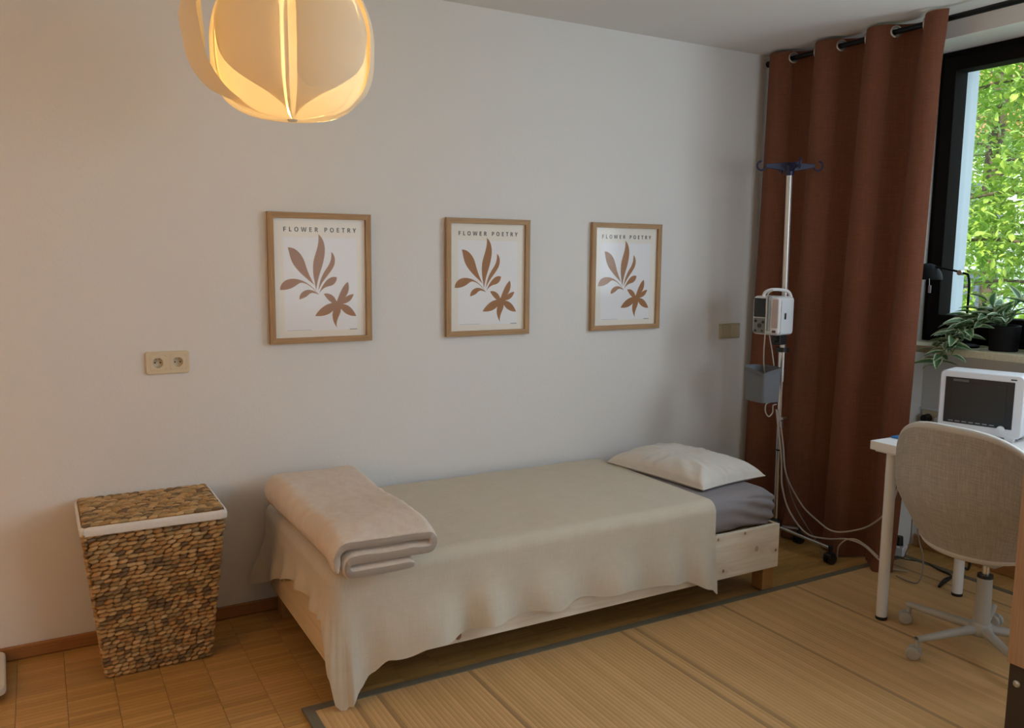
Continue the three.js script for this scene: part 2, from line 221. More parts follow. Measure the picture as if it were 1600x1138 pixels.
// bedspread: top sheet plus a skirt that runs along the foot, round the corner and along the front
const spreadTex = tex(512, 512, (u, v, x, y) => { const n = 0.5 + 0.12 * (N1(u * 16, v * 256) - 0.5) * 2 + 0.12 * (N2(u * 256, v * 16) - 0.5) * 2 + 0.3 * (fbm(u * 8, v * 8) - 0.5); return [0.90 + 0.1 * n, 0.89 + 0.1 * n, 0.87 + 0.11 * n]; }, { srgb: true, repeat: [2.2, 2.2] });
{ const xe = 0.815, xr = 2.42, ze = 0.838, rho = 0.05, top = TOP + 0.006, nz = 60, nx = 150, geos = [];
  const yTop = (x, z) => top + 0.0025 * (fbm(x * 5, z * 7) - 0.5) + 0.0015 * Math.sin(x * 14 + 3 * N1(z * 5, x * 2));
  geos.push(grid(nx, nz, (u, v) => { const x = lerp(xe, xr, u), z = lerp(0.038, ze, 1 - v); return [x, yTop(x, z), z, x, z]; }));
  const drop = [[0, 0.29], [0.17, 0.235], [0.28, 0.185], [0.5, 0.125], [0.72, 0.12], [0.8, 0.13]];            // along the foot (distance from the wall)
  const dropF = [[0.815, 0.40], [0.86, 0.36], [0.90, 0.325], [0.96, 0.285], [1.1, 0.262], [1.45, 0.238], [1.8, 0.234], [2.05, 0.248], [2.25, 0.262], [2.36, 0.31], [2.42, 0.338]];
  const cols = []; // [x, z, outward x, outward z, drop, path]
  for (let i = 0; i <= nz; i++) { const z = lerp(0.038, ze, i / nz); cols.push([xe, z, -1, 0, table(drop, z), z]); }
  const na = 34; for (let i = 1; i < na; i++) { const a = i / na, t = a * Math.PI / 2; cols.push([xe, ze, -Math.cos(t), Math.sin(t), table([[0, 0.13], [0.25, 0.19], [0.5, 0.31], [0.72, 0.40], [0.88, 0.418], [1, 0.40]], a), 0.8 + a * 0.1]); }
  for (let i = 0; i <= nx; i++) { const x = lerp(xe, xr, i / nx); cols.push([x, ze, 0, 1, table(dropF, x), 0.9 + x - xe]); }
  const nr = 44, nc = cols.length - 1;
  geos.push(grid(nc, nr, (u, v, i, j) => { const [x, z, ox, oz, L, s] = cols[i]; const arc = rho * Math.PI / 2, total = arc + L - rho * 0 , d = v * total; let out, dn;
    if (d < arc) { const a = d / rho; out = rho * Math.sin(a); dn = rho * (1 - Math.cos(a)); } else { const e = d - arc, k = e / Math.max(0.1, L); out = rho; dn = rho + e;
      const fold = s < 0.8 ? 0.05 * smooth(0.16, 0.0, s) * k + 0.011 * k * (1 + Math.sin(s * 34 + 1)) : s < 0.9 ? 0.012 * k + 0.02 * k * smooth(0.8, 0.88, s) : 
        k * (0.006 + 0.021 * (1 + Math.sin((s - 0.9) * 24 + 3.2 * N1(s * 4, 3))) * (0.2 + 1.1 * N2(s * 3.1, 7)) + 0.012 * smooth(1.12, 0.9, s) + 0.010 * smooth(2.42, 2.5, s));
      out += fold * smooth(0, 1, Math.min(1, k * 1.1)) * 1.25 - 0.0; }
    const wig = 0.006 * Math.sin(s * 31 + 1.7) * v * v; return [x + ox * out, yTop(x, z) - dn + wig, z + oz * out, s, d + 3]; }));
  const all = mergeVertices((() => { const l = geos.map((g) => { const n = g.clone(); n.deleteAttribute('normal'); return n; }); return mergeGeometries(l); })(), 1e-5); 
  all.computeVertexNormals();
  single('bedspread', all, std(lin(0.73, 0.67, 0.56), 0.95, { map: spreadTex, side: THREE.DoubleSide }), 'thin beige bedspread draped over the bed with one corner near the floor', 'bedspread'); }
// folded fleece blanket at the foot
{ const t = 0.036, path = [];
  const arcTo = (cx, cy, r, a0, a1, n = 9) => { for (let i = 0; i <= n; i++) { const a = lerp(a0, a1, i / n); path.push([cx + r * Math.cos(a), cy + r * Math.sin(a)]); } };
  path.push([0.095, 0.018]); path.push([0.02, 0.017]); path.push([-0.06, 0.017]); arcTo(-0.118, 0.037, 0.019, -Math.PI / 2, -Math.PI * 1.5); path.push([-0.03, 0.056]); path.push([0.06, 0.056]); arcTo(0.147, 0.076, 0.021, -Math.PI / 2, Math.PI / 2);
  path.push([0.08, 0.097]); path.push([0, 0.098]); path.push([-0.09, 0.097]); arcTo(-0.135, 0.061, 0.037, Math.PI / 2, Math.PI * 1.08); path.push([-0.172, 0.03]);
  const curve = new THREE.CatmullRomCurve3(path.map(([x, y]) => V(x, y, 0)), false, 'centripetal', 0.5), n = 130, pts = curve.getSpacedPoints(n), ring = [];
  const nrm = (i) => { const a = pts[Math.max(0, i - 1)], b = pts[Math.min(n, i + 1)], d = b.clone().sub(a).normalize(); return [-d.y, d.x]; };
  const th = (i) => t / 2 * Math.sqrt(Math.min(1, (i + 1.2) / 4)) * Math.sqrt(Math.min(1, (n - i + 1.2) / 4));
  for (let i = 0; i <= n; i++) { const [a, b] = nrm(i); ring.push([pts[i].x + a * th(i), pts[i].y + b * th(i)]); }
  for (let i = n; i >= 0; i--) { const [a, b] = nrm(i); ring.push([pts[i].x - a * th(i), pts[i].y - b * th(i)]); }
  const m = ring.length, z0 = 0.115, z1 = 0.962, nzz = 70;
  const g = grid(m, nzz, (u, v, i, j) => { const [x, y] = ring[i % m], z = lerp(z0, z1, v), e = Math.min(j, nzz - j), pinch = e === 0 ? 0.55 : e === 1 ? 0.86 : e === 2 ? 0.97 : 1;
    const k = Math.min(1, i / m), q = i % m, c = pts[q <= n ? q : 2 * n + 1 - q], bulge = 0.004 * (fbm(x * 14 + 3, z * 9) - 0.5) * 2 + 0.0035 * (fbm(q * 0.12, z * 30) - 0.5);
    let X = c.x + (x - c.x) * pinch, Y = c.y + (y - c.y) * pinch; const up = y > 0.05 ? 1 : 0.2;
    Y += up * (0.010 * (fbm(X * 6 + 9, z * 5) - 0.5) + 0.005 * Math.sin(z * 9 + X * 5)) + bulge * up; X *= 1 + 0.04 * Math.sin(z * 5 + 1);
    const sag = -0.020 * smooth(0.86, 0.965, z); return [X, Math.max(0.0, Y) + sag, z, i * 0.009, z]; });
  // end caps are closed by pinching each layer; fill them
  const caps = []; for (const j of [0, nzz]) for (let i = 0; i < n; i++) { const row = j * (m + 1), a = row + i, b = row + i + 1, c = row + (2 * n + 1 - i), d = row + (2 * n - i); j ? caps.push(a, b, d, a, d, c) : caps.push(a, d, b, a, c, d); }
  g.setIndex([...g.index.array, ...caps]); g.computeVertexNormals();
  const pile = tex(256, 256, (u, v) => 0.5 * N3(u * 128, v * 128) + 0.3 * fbm(u * 64, v * 64) + 0.2 * N1(u * 32, v * 32), { repeat: [9, 9] });
  const tone = tex(256, 256, (u, v) => { const n2 = fbm(u * 16, v * 16); return [0.95 + 0.05 * n2, 0.92 + 0.08 * n2, 0.90 + 0.1 * n2]; }, { srgb: true, repeat: [2, 2] });
  const o = single('folded_blanket', g, phys(lin(0.96, 0.86, 0.75), 1, { map: tone, bumpMap: pile, bumpScale: 0.004, sheen: 0.6, sheenColor: lin(0.9, 0.75, 0.65), sheenRoughness: 0.6 }), 'thick fleece blanket in pale peach folded on the foot of the bed', 'blanket');
  o.position.set(0.94, TOP + 0.008, 0); o.scale.y = 1.14; }
// pillow
{ const a = 0.212, b = 0.305, h = 0.062, n = 80;
  const side = (s) => grid(n, n, (u, v) => { const U = u * 2 - 1, W = v * 2 - 1, X = Math.sign(U) * Math.pow(Math.abs(U), 0.9), Z = Math.sign(W) * Math.pow(Math.abs(W), 0.9);
    const e = Math.pow(Math.max(0, 1 - Math.pow(Math.abs(X), 3.4)), 0.5) * Math.pow(Math.max(0, 1 - Math.pow(Math.abs(Z), 4.2)), 0.5), x = a * X * (1 - 0.055 * (1 - Z * Z)), z = b * Z * (1 - 0.05 * (1 - X * X));
    const wr = e * (1 - e) * 4 * 0.005 * Math.sin(8 * Math.atan2(Z, X) * 2 + 6 * N1(X * 3 + 5, Z * 3)) + 0.010 * e * (fbm(X * 3 + 4, Z * 3) - 0.5) * 2;
    const y = s > 0 ? h * e * 1.42 + wr : -Math.min(0.012, h * e * 0.5); return [x, y + 0.014, z, x, z]; });
  const top = side(1), bot = side(-1); const bi = bot.index.array; for (let i = 0; i < bi.length; i += 3) { const t = bi[i]; bi[i] = bi[i + 1]; bi[i + 1] = t; }
  const ti = top.index.array; for (let i = 0; i < ti.length; i += 3) { const t = ti[i]; ti[i] = ti[i + 1]; ti[i + 1] = t; } const bj = bot.index.array; for (let i = 0; i < bj.length; i += 3) { const t = bj[i]; bj[i] = bj[i + 1]; bj[i + 1] = t; }
  top.computeVertexNormals(); bot.computeVertexNormals();
  const p = thing('pillow', 'small cream pillow lying at the head of the bed', 'pillow', [2.642, TOP + 0.001, 0.425], 0.12);
  const pm = std(lin(0.74, 0.705, 0.65), 0.95, { bumpMap: weave, bumpScale: 0.0003, side: THREE.DoubleSide });
  const body = part('pillow_case', mergeGeometries([top, bot]), pm, p);
  const rim = []; for (let i = 0; i < 120; i++) { const t = i / 120 * 4, s = Math.floor(t), f = (t - s) * 2 - 1, F = Math.sign(f) * Math.pow(Math.abs(f), 0.9), [X, Z] = [[F, 1], [1, -F], [-F, -1], [-1, F]][s]; rim.push([a * X * (1 - 0.055 * (1 - Z * Z)), 0.014, b * Z * (1 - 0.05 * (1 - X * X))]); }
  part('seam', tube(rim, 0.0035, 240, 6, true), pm, body); }

// ---------------------------------------------------------------- laundry hamper
{ const t = thing('laundry_hamper', 'tapered woven seagrass laundry hamper with lid and white liner', 'hamper', [0.316, 0, 0.2]);
  const yT = 0.552, bot = { x: 0.172, z0: -0.075, z1: 0.120 }, top = { x: 0.224, z0: -0.165, z1: 0.192 };
  const P = (fx, fy, side) => { const k = fy, X = lerp(bot.x, top.x, k), za = lerp(bot.z0, top.z0, k), zb = lerp(bot.z1, top.z1, k), y = 0.004 + (yT - 0.004) * k; return side === 0 ? [lerp(-X, X, fx), y, zb] : side === 1 ? [X, y, lerp(zb, za, fx)] : side === 2 ? [lerp(X, -X, fx), y, za] : [-X, y, lerp(za, zb, fx)]; };
  const core = merge([0, 1, 2, 3].map((s) => grid(1, 1, (u, v) => { const q = P(u, v, s); return [q[0] * 0.945, q[1], q[2] * 0.93]; }).toNonIndexed()).concat([grid(1, 1, (u, v) => [lerp(-bot.x, bot.x, u) * 0.945, 0.004, lerp(bot.z0, bot.z1, v) * 0.93])]));
  const straw = std(lin(0.60, 0.37, 0.155), 0.9, { side: THREE.DoubleSide });   // the same straw, behind the strands
  part('basket_body', core, straw, t);
  const tones = [[0.72, 0.42, 0.165], [0.80, 0.51, 0.22], [0.60, 0.33, 0.12], [0.44, 0.29, 0.13], [0.86, 0.58, 0.28], [0.29, 0.18, 0.09], [0.64, 0.43, 0.19]].map((c) => lin(...c));
  const strawBump = tex(64, 64, (u, v) => N1(u * 8, v * 64), { repeat: [1, 2] });
  const mats = tones.map((c) => std(c, 0.75, { bumpMap: strawBump, bumpScale: 0.0015 })), pickTone = mulberry(31);
  const seed = new THREE.SphereGeometry(1, 8, 5);
  const placesOf = []; const U = V(1, 0, 0), m = new THREE.Matrix4(), q = new THREE.Quaternion(), r = mulberry(3);
  function place(c, du, dn, tilt, len, hgt, dep) { // c centre, du along the row, dn outwards
    const ax = du.clone().normalize(), nz = dn.clone().normalize(), ay = nz.clone().cross(ax).normalize(); const b = new THREE.Matrix4().makeBasis(ax, ay, nz); q.setFromRotationMatrix(b).multiply(new THREE.Quaternion().setFromAxisAngle(V(0, 0, 1), tilt)); return new THREE.Matrix4().compose(c, q.clone(), V(len, hgt, dep)); }
  const rows = 35;
  for (let s = 0; s < 4; s++) { const wide = s % 2 === 0; for (let j = 0; j < rows; j++) { const fy = (j + 0.5) / rows, W = wide ? 2 * lerp(bot.x, top.x, fy) : lerp(bot.z1 - bot.z0, top.z1 - top.z0, fy), n = Math.round((wide ? 15 : 9)), rowOff = (r() - 0.5) * 0.8;
    for (let i = 0; i < n; i++) { const fx = Math.min(0.985, Math.max(0.015, (i + 0.5 + rowOff + (r() - 0.5) * 0.3) / n)), a = P(fx, fy, s), b = P(fx + 0.01, fy, s), c = P(fx, fy + 0.01, s), A = V(...a), du = V(...b).sub(A), dv = V(...c).sub(A), dn = du.clone().cross(dv);
      placesOf.push([s, j, place(A, du, dn, 0.20 + (r() - 0.5) * 0.34, W / n * R(0.56, 0.70), 0.0068 * R(0.85, 1.2), 0.0095 * R(0.8, 1.2))]); } } }
  const weaveRest = []; let count = 0;
  for (const [s, j, mm] of placesOf) { if (s === 0 && j > 13 && count < 300) { count++; const o = part('straw_strand', seed, mats[Math.floor(pickTone() * 7)], t); mm.decompose(o.position, o.quaternion, o.scale); } else weaveRest.push(mm); }
  const im = new THREE.InstancedMesh(seed, std(0xffffff, 0.75, { bumpMap: strawBump, bumpScale: 0.0015 }), weaveRest.length); weaveRest.forEach((mm, i) => { im.setMatrixAt(i, mm); im.setColorAt(i, tones[Math.floor(pickTone() * 7)]); }); im.name = 'straw_weave'; im.userData.kind = 'stuff'; t.add(im);
  // liner turned over the rim
  const liner = std(lin(0.80, 0.77, 0.72), 0.95, { bumpMap: weave, bumpScale: 0.0006, side: THREE.DoubleSide });
  const band = (y0, y1, o0, o1) => { const ring = (y, o) => { const X = top.x + o, a = top.z0 - o, b = top.z1 + o, rr = 0.018, pts = []; for (const [sx, z, a0] of [[1, b, 0], [1, a, 1], [-1, a, 2], [-1, b, 3]]) for (let k = 0; k <= 5; k++) { const th = Math.PI / 2 - a0 * Math.PI / 2 - k / 5 * Math.PI / 2; pts.push([sx * (X - rr) + rr * Math.cos(th), y, (z > 0.1 ? z - rr : z + rr) + rr * Math.sin(th)]); } pts.push(pts[0]); return pts; };
    const prof = [[y0, o0], [y0 + 0.004, o0 + 0.003], [lerp(y0, y1, 0.6), o1 + 0.003], [y1 - 0.003, o1 + 0.001], [y1, o1 - 0.006]], rs = prof.map(([y, o]) => ring(y, o)); const len = rs[0].length - 1;
    return grid(len, prof.length - 1, (u, v, i, j) => { const k = rs[j][i]; return [k[0], k[1] + 0.0015 * Math.sin(i * 1.7), k[2], u * 1.5, v * 0.05]; }); };
  part('cloth_liner', band(0.543, 0.574, 0.009, 0.010), liner, t, 'white cotton liner edge');
  const lid = part('lid', span(-top.x - 0.002, top.x + 0.002, 0.562, 0.5735, top.z0 - 0.002, top.z1 + 0.002, 0.004), straw, t), lw = [], lr = 21;
  for (let j = 0; j < lr; j++) for (let i = 0; i < 15; i++) { const z = lerp(top.z0, top.z1, (j + 0.5) / lr), x = THREE.MathUtils.clamp(lerp(-top.x, top.x, (i + 0.5 + Math.sin(j * 5.3) * 0.4 + (r() - 0.5) * 0.2) / 15), 0.014 - top.x, top.x - 0.014); lw.push(place(V(x, 0.578, z), V(1, 0, 0), V(0, 1, 0), 0.15 + (r() - 0.5) * 0.3, 0.0185 * R(0.9, 1.1), 0.0078 * R(0.85, 1.15), 0.007)); }
  const lm = new THREE.InstancedMesh(seed, std(0xffffff, 0.75, { bumpMap: strawBump, bumpScale: 0.0015 }), lw.length); lw.forEach((mm, i) => { lm.setMatrixAt(i, mm); lm.setColorAt(i, tones[Math.floor(pickTone() * 7)]); }); lm.name = 'lid_weave'; lm.userData.kind = 'stuff'; lid.add(lm);
}

// ---------------------------------------------------------------- pendant lamp with petals
{ const at = ray(457, 189).multiplyScalar(2.4).add(camera.position), L = [at.x, at.y, at.z], t = thing('pendant_lamp', 'white petal pendant lamp glowing warm yellow', 'lamp', L);
  const face = Math.atan2(camera.position.x - L[0], camera.position.z - L[2]); // azimuth that the petals are set out from
  const petalMat = (c, tr) => phys(c, 0.95, { transmission: tr, thickness: 0, side: THREE.DoubleSide, ior: 1.3 });
  const inner = petalMat(lin(0.88, 0.78, 0.58), 0.085), outer = petalMat(lin(0.88, 0.80, 0.64), 0.17);
  // bowl profile: rounded square below, drawn in a little towards the top; v is the way up from the pole
  const prof = (v, Rm, H0) => { if (v < 0.55) { const f = v / 0.55 * Math.PI / 2, p = 2 / 3.1; return [Rm * Math.pow(Math.sin(f), p), H0 * (1 - Math.pow(Math.max(0, Math.cos(f)), p))]; } const k = (v - 0.55) / 0.45; return [Rm * (1 - 0.30 * k * k), H0 * (1 + 0.95 * k)]; };
  function petal(az, half, Rm, H0, y0, wide, flare, curl, side = 0) { return grid(28, 44, (u, v) => { const [r0, y] = prof(Math.max(0.004, v), Rm, H0), w = half * wide(v), s = u * 2 - 1, a = az + side * w + s * w, rr = r0 * (1 + flare * smooth(0.05, 0.8, v) - curl * s * s * smooth(0.1, 0.5, v)); return [Math.sin(a) * rr, y + y0, Math.cos(a) * rr]; }); }
  const deg = Math.PI / 180;
  const round = (v) => v < 0.12 ? 0.97 : v < 0.6 ? 1 : Math.sqrt(Math.max(0.0, 1 - Math.pow((v - 0.6) / 0.4, 2.4)));
  const leaf = (v) => v < 0.62 ? 0.04 + 0.96 * Math.pow(Math.sin(Math.PI / 2 * v / 0.62), 2.6) : Math.sqrt(Math.max(0.0, 1 - Math.pow((v - 0.62) / 0.38, 2.2)));
  [[-36.5, 30], [25.7, 29.9], [86, 31], [146, 31], [206, 31], [265, 31]].forEach(([a, w], k) => part('inner_petal', petal(face + a * deg, w * deg, k % 2 ? 0.218 : 0.2145, 0.195, 0.003, round, 0, 0.0), inner, t));
  [[-1.5, 0, 31, -1], [4, 0, 33, 1], [-54, 0.34, 34, -1], [72, 0.04, 30, 1], [134, 0.05, 30, 1], [-121, 0.1, 28, -1]].forEach(([a, flare, w, side]) => part('outer_petal', petal(face + a * deg, w * deg, 0.228, 0.196, 0.014, leaf, flare, 0.03, side), outer, t));
  const frame = std(lin(0.7, 0.7, 0.68), 0.4);
  part('bottom_cap', lathe([[0, -0.003], [0.012, -0.002], [0.015, 0.004], [0.01, 0.012], [0, 0.014]], 24), frame, t);
  part('centre_stem', cyl(0.004, 0.004, 0.11, 0, 0.01, 0, 12), frame, t);
  part('socket_holder', lathe([[0, 0.235], [0.02, 0.235], [0.022, 0.29], [0.03, 0.35], [0.0, 0.37]], 24), whitePlastic, t);
  const bulb = part('bulb', lathe([[0, 0.12], [0.018, 0.123], [0.032, 0.14], [0.036, 0.163], [0.03, 0.19], [0.017, 0.215], [0.014, 0.235], [0, 0.235]], 24), std(lin(1, 0.9, 0.7), 0.5, { emissive: lin(1, 0.74, 0.40), emissiveIntensity: 5 }), t, 'glowing bulb');
  const light = new THREE.PointLight(lin(1, 0.68, 0.31), 1.0); light.position.set(0, 0.165, 0); light.shadow.radius = 1.6; t.add(light);
  const ring = new THREE.TorusGeometry(0.155, 0.004, 8, 40).rotateX(Math.PI / 2).translate(0, 0.365, 0); part('top_ring', merge([ring, bar([-0.155, 0.365, 0], [0.155, 0.365, 0], 0.003, 8), bar([0, 0.365, -0.155], [0, 0.365, 0.155], 0.003, 8)]), frame, t);
  part('cord', cyl(0.003, 0.003, H - L[1] - 0.37 - 0.03, 0, 0.37, 0, 8), whitePlastic, t);
  part('ceiling_canopy', lathe([[0.0, 0], [0.035, 0], [0.05, 0.012], [0.052, 0.03], [0, 0.03]], 30).translate(0, H - L[1] - 0.03, 0), whitePlastic, t);
}

// warm floor lamp by the wall away from the window (unseen, outside the frame; placed to light the bed foot, the hamper and the floor)
{ const L = [-1.2, 0, 1.6], t = thing('unseen_floor_lamp', 'unseen floor lamp with a glowing cloth drum shade by the side wall', 'lamp', L);
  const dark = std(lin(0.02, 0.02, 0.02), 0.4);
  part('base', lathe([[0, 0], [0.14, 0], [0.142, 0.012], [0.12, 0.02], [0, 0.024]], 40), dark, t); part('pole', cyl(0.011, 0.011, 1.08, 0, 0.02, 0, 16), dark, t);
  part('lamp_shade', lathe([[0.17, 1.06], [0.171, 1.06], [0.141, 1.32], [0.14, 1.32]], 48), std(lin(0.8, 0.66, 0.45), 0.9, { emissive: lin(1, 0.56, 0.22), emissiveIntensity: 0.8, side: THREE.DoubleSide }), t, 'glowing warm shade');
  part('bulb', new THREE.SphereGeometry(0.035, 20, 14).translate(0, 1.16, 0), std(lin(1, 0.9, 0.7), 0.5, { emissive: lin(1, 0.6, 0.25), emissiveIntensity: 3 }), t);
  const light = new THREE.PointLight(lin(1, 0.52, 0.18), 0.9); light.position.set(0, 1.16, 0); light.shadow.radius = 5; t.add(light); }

// ---------------------------------------------------------------- three framed prints
{ const W = 0.43, Hh = 0.53, fw = 0.022, iw = W - 2 * fw, ih = Hh - 2 * fw;
  const S = 2, cw = 386 * S, ch = 486 * S, cv = document.createElement('canvas'); cv.width = cw; cv.height = ch; const x = cv.getContext('2d');
  x.fillStyle = '#f2ede2'; x.fillRect(0, 0, cw, ch);
  const px = (X, Y) => { const v = (Y - 105) / 924, xl = 118 + 27 * v, xr = 842 + 15 * v, u = (X - xl) / (xr - xl), yt = 95 + 20 * u, yb = 1040 - 22 * u; return [u * cw, (Y - yt) / (yb - yt) * ch]; };
  { const [a, b] = px(205, 250), [c, d] = px(780, 962); x.fillStyle = '#f3f3f5'; x.fillRect(a, b, c - a, d - b); }
  const brown = '#a8774f';
  const shape = (pts, curves) => { x.beginPath(); x.moveTo(...px(...pts)); for (const c of curves) x.bezierCurveTo(...px(c[0], c[1]), ...px(c[2], c[3]), ...px(c[4], c[5])); x.closePath(); x.fillStyle = brown; x.fill(); };
  shape([240, 330], [[300, 325, 350, 385, 370, 450], [390, 520, 415, 570, 442, 620], [400, 580, 330, 530, 290, 470], [255, 420, 255, 370, 240, 330]]);
  shape([470, 230], [[515, 265, 530, 330, 515, 410], [500, 500, 470, 540, 455, 660], [445, 590, 420, 520, 435, 430], [448, 370, 480, 310, 470, 230]]);
  shape([570, 365], [[600, 385, 610, 440, 585, 485], [555, 540, 495, 590, 473, 660], [478, 590, 500, 540, 535, 490], [565, 450, 575, 410, 570, 365]]);
  shape([615, 560], [[612, 600, 590, 622, 555, 628], [520, 635, 495, 655, 480, 682], [488, 650, 515, 600, 545, 575], [570, 555, 595, 552, 615, 560]]);
  shape([185, 655], [[185, 600, 230, 565, 290, 570], [370, 577, 430, 630, 474, 692], [430, 640, 390, 605, 345, 600], [310, 600, 290, 660, 185, 655]]);
  shape([330, 730], [[322, 680, 370, 650, 410, 656], [440, 662, 460, 675, 476, 694], [450, 680, 420, 672, 400, 690], [380, 715, 350, 720, 330, 730]]);
  shape([615, 745], [[640, 680, 660, 625, 700, 595], [720, 630, 710, 690, 670, 725], [690, 705, 720, 690, 748, 690], [735, 740, 700, 762, 655, 765], [715, 770, 745, 810, 770, 860], [720, 865, 670, 840, 648, 800], [650, 850, 600, 890, 617, 950], [580, 900, 575, 850, 588, 815], [560, 850, 505, 865, 448, 858], [480, 800, 530, 765, 580, 758], [555, 745, 530, 715, 514, 686], [560, 675, 600, 705, 612, 745]]);
  x.fillStyle = '#3d3a37'; x.font = `bold ${25 * S}px sans-serif`; const word = 'FLOWER POETRY', total = px(765, 190)[0] - px(203, 190)[0]; const ws = [...word].map((c) => x.measureText(c).width), gap = (total - ws.reduce((a, b) => a + b, 0)) / (word.length - 1); let at = px(203, 190)[0], yb = px(480, 214)[1]; [...word].forEach((c, i) => { x.fillText(c, at, yb); at += ws[i] + gap; });
  x.fillStyle = '#a09a92'; { const [a, b] = px(240, 972), [c] = px(420, 972); for (let k = a; k < c; k += 5.5 * S) x.fillRect(k, b - 2, 3.6 * S, 1.6 * S); } x.fillStyle = '#4a4642'; { const [a, b] = px(720, 965); for (let k = 0; k < 5; k++) x.fillRect(a + k * 6.5 * S, b - 3 * S, 4 * S, 3.4 * S); }
  const print = new THREE.CanvasTexture(cv); print.colorSpace = THREE.SRGBColorSpace; print.anisotropy = 4;
  const printMat = std(0xffffff, 0.8, { map: print }), fm = std(0xffffff, 0.55, { map: oakTex, bumpMap: woodBump, bumpScale: 0.0002 }), glass = phys(0xffffff, 0.12, { transmission: 1, thickness: 0, ior: 1.4, specularIntensity: 0.35 });
  const barG = (len) => { const s = new THREE.Shape(), h = len / 2; s.moveTo(-h, 0); s.lineTo(h, 0); s.lineTo(h - fw, fw); s.lineTo(-h + fw, fw); s.closePath(); return uvBox(new THREE.ExtrudeGeometry(s, { depth: 0.018, bevelEnabled: true, bevelSize: 0.0008, bevelThickness: 0.0008, bevelSegments: 1 }), 'x'); };
  const gW = barG(W - 0.002), gH = barG(Hh - 0.002);
  const build = (label) => { const t = thing('picture_frame', label, 'picture', [0, 0, 0], 0, 'framed leaf prints above the bed');
    for (const [g, a, X, Y] of [[gW, 0, 0, -Hh / 2 + 0.001], [gH, Math.PI / 2, W / 2 - 0.001, 0], [gW, Math.PI, 0, Hh / 2 - 0.001], [gH, -Math.PI / 2, -W / 2 + 0.001, 0]]) { const b = part('frame_bar', g, fm, t); b.rotation.z = a; b.position.set(X, Y, 0.004); }
    part('backing', box(W - 0.01, Hh - 0.01, 0.003, 0, 0, 0.003), std(lin(0.25, 0.17, 0.1), 0.9), t);
    part('print', new THREE.PlaneGeometry(iw + 0.006, ih + 0.006).translate(0, 0, 0.008), printMat, t, 'poster with brown leaves and the words FLOWER POETRY');
    part('glazing', span(-iw / 2 - 0.003, iw / 2 + 0.003, -ih / 2 - 0.003, ih / 2 + 0.003, 0.0105, 0.012), glass, t); return t; };
  const yc = 0.9335 * 1.48;
  [[0.6925, 'oak framed leaf print nearest the wicker hamper'], [1.218, 'oak framed leaf print hanging between two others'], [1.746, 'oak framed leaf print nearest the curtain']].forEach(([u, l]) => build(l).position.set(u * 1.48, yc, 0.0)); }

// ---------------------------------------------------------------- wall sockets and switches
function socketInsert(parent, x, z0 = 0) { // round recessed earthed outlet in a square cover
  const s = new THREE.Shape(); const a = 0.0265, r = 0.006; s.moveTo(-a + r, -a); s.lineTo(a - r, -a); s.quadraticCurveTo(a, -a, a, -a + r); s.lineTo(a, a - r); s.quadraticCurveTo(a, a, a - r, a); s.lineTo(-a + r, a); s.quadraticCurveTo(-a, a, -a, a - r); s.lineTo(-a, -a + r); s.quadraticCurveTo(-a, -a, -a + r, -a);
  const hole = new THREE.Path(); hole.absarc(0, 0, 0.0195, 0, Math.PI * 2, true); s.holes.push(hole);
  const c = part('outlet_cover', new THREE.ExtrudeGeometry(s, { depth: 0.004, bevelEnabled: true, bevelSize: 0.001, bevelThickness: 0.001, bevelSegments: 2, curveSegments: 24 }).translate(x, 0, z0 + 0.0075), creamPlastic, parent);
  part('outlet_cup', lathe([[0, 0.001], [0.0185, 0.001], [0.0195, 0.0085]], 30).rotateX(Math.PI / 2).translate(x, 0, z0), std(creamPlastic.color, 0.4, { side: THREE.DoubleSide }), c);
  for (const k of [-1, 1]) part('pin_hole', new THREE.CylinderGeometry(0.0027, 0.0027, 0.002, 12).rotateX(Math.PI / 2).translate(x + k * 0.0095, 0, z0 + 0.0012), blackPlastic, c);
  for (const k of [-1, 1]) part('earth_clip', box(0.005, 0.0035, 0.004, x, k * 0.0165, z0 + 0.003), steel, c);
}
{ const t = thing('double_socket', 'cream double power socket on the wall above the hamper', 'socket', [0.2865 * 1.48, 0.7194 * 1.48, 0]);
  const s = new THREE.Shape(), w = 0.0755, h = 0.0405, r = 0.009; s.moveTo(-w + r, -h); s.lineTo(w - r, -h); s.quadraticCurveTo(w, -h, w, -h + r); s.lineTo(w, h - r); s.quadraticCurveTo(w, h, w - r, h); s.lineTo(-w + r, h); s.quadraticCurveTo(-w, h, -w, h - r); s.lineTo(-w, -h + r); s.quadraticCurveTo(-w, -h, -w + r, -h);
  for (const x of [-0.0355, 0.0355]) { const p = new THREE.Path(), a = 0.0285; p.moveTo(x - a, -a); p.lineTo(x - a, a); p.lineTo(x + a, a); p.lineTo(x + a, -a); p.closePath(); s.holes.push(p); }
  part('cover_plate', new THREE.ExtrudeGeometry(s, { depth: 0.006, bevelEnabled: true, bevelSize: 0.003, bevelThickness: 0.004, bevelSegments: 3 }).translate(0, 0, 0.001), creamPlastic, t);
  for (const x of [-0.0355, 0.0355]) socketInsert(t, x, -0.001); }
{ const c = onZ(1138.5, 517, 0), t = thing('double_switch', 'beige double rocker light switch between prints and curtain', 'switch', [c.x, c.y, 0]);
  const m = std(lin(0.50, 0.43, 0.29), 0.4); part('cover_plate', box(0.15, 0.082, 0.009, 0, 0, 0.0045, 0.003), m, t);
  for (const x of [-0.036, 0.036]) { const k = part('rocker', box(0.066, 0.066, 0.006, 0, 0, 0, 0.002), m, t); k.position.set(x, 0, 0.0115); k.rotation.x = -0.05; } }

